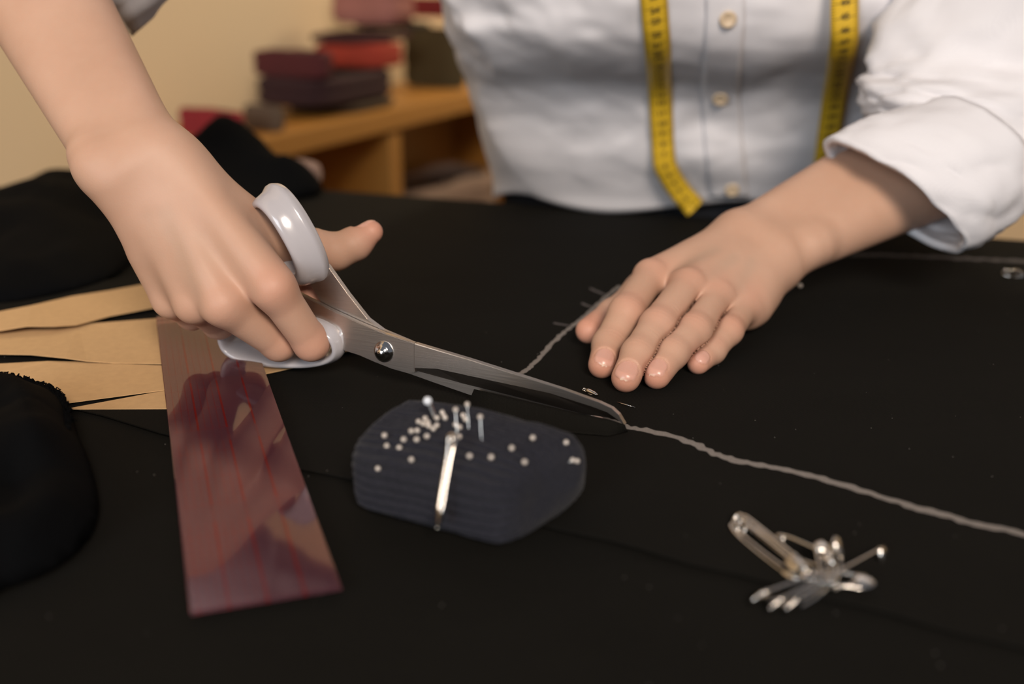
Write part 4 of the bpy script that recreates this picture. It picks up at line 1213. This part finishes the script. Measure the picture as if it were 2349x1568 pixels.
# ================================================================== black cloth heaps on the table
def heap(name, outline, peaks, fold, mat, label, res=0.0045, seed=0, base=0.0004, edge=0.02, fq=30):
    """a crumpled cloth: closed mound over an outline on the table"""
    pts_ = smooth_path([on(*q) for q in list(outline) + [outline[0]]], len(outline) * 8)[:-1, :2]
    lo, hi = pts_.min(0) - res, pts_.max(0) + res
    nx_, ny_ = int((hi[0] - lo[0]) / res) + 2, int((hi[1] - lo[1]) / res) + 2
    X, Y = np.meshgrid(lo[0] + np.arange(nx_) * res, lo[1] + np.arange(ny_) * res, indexing='ij')
    P_ = np.stack([X, Y], -1)
    dist = np.full(X.shape, 1e9); near_ = np.zeros(X.shape + (2,)); inside = np.zeros(X.shape, bool)
    m = len(pts_)
    for i in range(m):
        a, b_ = pts_[i], pts_[(i + 1) % m]; ba = b_ - a
        t = np.clip(((P_ - a) @ ba) / (ba @ ba), 0, 1)
        cp = a + t[..., None] * ba; dd = np.linalg.norm(P_ - cp, axis=-1)
        near_ = np.where((dd < dist)[..., None], cp, near_); dist = np.minimum(dist, dd)
        cond = ((a[1] > Y) != (b_[1] > Y)) & (X < (b_[0] - a[0]) * (Y - a[1]) / (b_[1] - a[1] + 1e-12) + a[0])
        inside ^= cond
    sd = np.where(inside, dist, -dist)
    hgt = np.zeros(X.shape)
    for (px, py, r_, hh) in peaks:
        c = on(px, py)[:2]; hgt = np.maximum(hgt, hh * np.exp(-((P_ - c) ** 2).sum(-1) / r_ ** 2))
    q = np.stack([X * fq + seed, Y * fq * 0.55 + X * 8, np.full(X.shape, seed * 1.7)], -1)
    rid = 1 - np.abs(fbm(q, 3)) * 3.0
    hgt = (hgt + fold * rid + fold * 1.2) * np.sqrt(np.clip(sd / edge, 0, 1))
    Z = base + np.maximum(hgt, 0)
    ok = sd > -res * 1.5
    X = np.where(sd < 0, near_[..., 0], X); Y = np.where(sd < 0, near_[..., 1], Y); Z = np.where(sd < 0, base, Z)
    idx_ = -np.ones(X.shape, int); idx_[ok] = np.arange(ok.sum())
    V = np.stack([X[ok], Y[ok], Z[ok]], 1)
    F = []
    for i in range(nx_ - 1):
        for j in range(ny_ - 1):
            q4 = (idx_[i, j], idx_[i + 1, j], idx_[i + 1, j + 1], idx_[i, j + 1])
            if min(q4) >= 0: F.append(q4)
    o = mesh(name, V, F, mat)
    mod(o, 'SOLIDIFY', thickness=0.0008, offset=1)
    return tag(o, label, 'fabric')
heap('fabric_heap', [(-160, 640), (-200, 500), (-40, 462), (100, 448), (200, 440), (300, 430), (420, 424), (480, 408), (600, 412), (720, 428), (730, 446), (600, 470), (480, 500), (350, 560), (250, 640), (60, 690), (-80, 690)],
     [(520, 425, .060, .050), (680, 438, .035, .026), (600, 436, .04, .024), (60, 520, .09, .020), (180, 470, .06, .016), (-60, 560, .09, .020)], 0.007, M['black_jersey'],
     'crumpled black fabric heaped along the far left of the table', res=0.006, seed=4, edge=0.035, fq=16, base=0.0011)
jr = heap('folded_garment', [(-120, 960), (-30, 935), (60, 922), (118, 928), (160, 960), (178, 1010), (205, 1080), (222, 1150), (218, 1200), (190, 1255), (120, 1310), (20, 1350), (-140, 1370)],
     [(40, 985, .055, .014), (20, 1100, .05, .016), (140, 1080, .035, .010), (40, 1220, .05, .010)], 0.0065, M['black_jersey'],
     'bunched black knit garment with a fuzzy overlocked edge, at the left of the ruler', res=0.0028, seed=11, edge=0.020, fq=26, base=0.0012)
bv = BVHTree.FromPolygons([v.co.copy() for v in jr.data.vertices], [tuple(p.vertices) for p in jr.data.polygons])
def drop(p):
    h_ = bv.ray_cast(Vector((p[0], p[1], 0.3)), Vector((0, 0, -1)))
    return np.array(h_[0]) if h_[0] is not None else p
edge_px = [(-60, 955), (0, 941), (30, 935), (62, 928), (95, 929), (125, 936), (146, 952), (160, 975), (168, 1005), (172, 1040)]
ec = smooth_path([on(*q) for q in edge_px], 130)
ep = [drop(p + np.array([0.0, -0.004, 0])) for p in ec]
parts = []
for i in range(1, len(ep) - 1):
    for k in range(3):
        b0 = ep[i] + np.array([rng.normal() * .0004, rng.normal() * .0004, 0.0008])
        dv = nrm(np.array([rng.normal() * .5, 0.7 + rng.normal() * .4, 0.9]))
        p1 = b0 + dv * (0.0022 + 0.0016 * rng.random()); p2 = p1 + np.array([rng.normal() * .0008, .0006, -.0016])
        parts.append(tube_data([b0, p1, p2], [0.00042, 0.00036, 0.0003], 5))
parts.append(tube_data(smooth_path([p + np.array([0, 0, .0012]) for p in ep], 200), 0.0016, 8))
Vv, Ff = join_data(parts)
oe = mesh('overlock_edge', Vv, Ff, M['black_jersey'], jr); oe['kind'] = 'stuff'

# ================================================================== folded fabrics on and in the shelf
def folded(s, d, z, sl, sd_, h, color, label, layers=3, seed=0, group='folded fabrics on the shelf', yaw=0.0, round_=0.4):
    """a folded cloth: soft slab with fold layers round its edge"""
    c = shf(s, d, z)
    ca, sa = math.cos(yaw), math.sin(yaw)
    a1 = SD * ca + SN * sa; a2 = -SD * sa + SN * ca
    NU, NV_ = 64, 14 * layers
    V = []
    for i in range(NV_):
        t = i / (NV_ - 1)                      # from bottom to top
        lay = abs(math.sin(t * layers * math.pi)) ** 0.5
        bulge = (1 - abs(2 * t - 1) ** 4) ** 0.5 if 0 < t < 1 else 0.0
        for k in range(NU):
            a = k / NU * 2 * math.pi; e_ = 2 / 4.0
            x = np.sign(math.cos(a)) * abs(math.cos(a)) ** e_; y = np.sign(math.sin(a)) * abs(math.sin(a)) ** e_
            sc = 1 - 0.06 * (1 - lay) - round_ * 0.3 * (1 - bulge)
            p = c + a1 * (x * sl / 2 * sc) + a2 * (y * sd_ / 2 * sc)
            zz_ = t * h + 0.10 * h * float(fbm(np.array([x * 1.5 + seed, y * 1.5, t * 2.0]), 2)) * t
            p[2] = c[2] + zz_
            V.append(p)
    F = grid_faces(NV_, NU, False, True) + [tuple(range(NU))[::-1], tuple(range((NV_ - 1) * NU, NV_ * NU))]
    o = mesh('folded_fabric', V, F, cloth('cloth_' + label.split()[0] + str(seed), color))
    return tag(o, label, 'fabric', group)
def s_px(px, d, z):
    lo, hi = -0.6, 2.5
    for _ in range(40):
        m = (lo + hi) / 2; r_ = shf(m, d, z) - CAM
        if W / 2 + FPX * r_[0] / np.dot(r_, FWD) < px: lo = m
        else: hi = m
    return lo
def fold_px(x0, x1, df, dep, z, h, *a, **k):
    dep *= 0.55
    s0, s1 = s_px(x0, df + dep, z + h / 2), s_px(x1, df, z + h / 2)
    return folded((s0 + s1) / 2, df + dep / 2, z, s1 - s0, dep, h, *a, **k)
fold_px(420, 552, .015, .20, -0.029, 0.036, (0.20, 0.010, 0.014), 'crimson folded cloth alone at the near end of the shelf', 2, 1)
fold_px(572, 640, .01, .12, -0.029, 0.034, (0.10, 0.065, 0.04), 'small taupe folded cloth between the crimson and the maroon', 1, 2)
fold_px(640, 925, .02, .24, -0.029, 0.014, (0.05, 0.03, 0.015), 'thin brown folded cloth at the bottom of the big stack', 1, 3)
fold_px(560, 925, .02, .26, -0.014, 0.044, (0.022, 0.004, 0.005), 'thick dark maroon folded cloth low in the big stack', 2, 4)
fold_px(605, 742, .02, .25, 0.031, 0.038, (0.055, 0.005, 0.006), 'deep wine red folded cloth at the left of the scarlet one', 2, 5)
fold_px(706, 940, .02, .25, 0.0315, 0.038, (0.27, 0.026, 0.010), 'bright scarlet folded cloth facing out of the big stack', 2, 6)
fold_px(690, 965, .03, .24, 0.0705, 0.014, (0.035, 0.005, 0.005), 'blackish red folded cloth near the top of the stack', 1, 7)
fold_px(800, 1000, .03, .24, 0.085, 0.011, (0.020, 0.014, 0.006), 'dark olive thin folded cloth under the dusty pink one', 1, 8)
fold_px(745, 965, .03, .24, 0.097, 0.075, (0.25, 0.095, 0.075), 'dusty pink folded cloth on top of the stack', 2, 9)
fold_px(930, 1060, .03, .24, 0.097, 0.034, (0.16, 0.012, 0.013), 'cherry red folded cloth beside the dusty pink one', 2, 12)
fold_px(930, 1065, .03, .24, -0.029, 0.110, (0.055, 0.040, 0.014), 'olive green folded cloth beside the shirt at the far end', 3, 10)
folded(0.63, 0.09, -0.346, 0.34, 0.14, 0.150, (0.24, 0.16, 0.12), 'pale beige folded cloth inside the shelf cubby', 3, 11, 'folded fabrics in the shelf')
# soft taupe roll behind the black heap
tp = smooth_path([at(628, 388, 1.075), at(660, 380, 1.07), at(700, 378, 1.06), at(728, 386, 1.05)], 30)
tp[:, 2] = 0.0135
V, F = tube_data(tp, 0.013 * np.sqrt(np.clip(1 - np.abs(np.linspace(-1, 1, 30)) ** 6, 0.05, 1)), 20)
V = np.array(V); V += 0.003 * np.stack([fbm(V * 70 + k * 5, 2) for k in range(3)], 1)
tag(mesh('rolled_cloth', V, F, cloth('cloth_taupe', (0.22, 0.14, 0.11))), 'small dusty taupe rolled cloth behind the black heap', 'fabric')
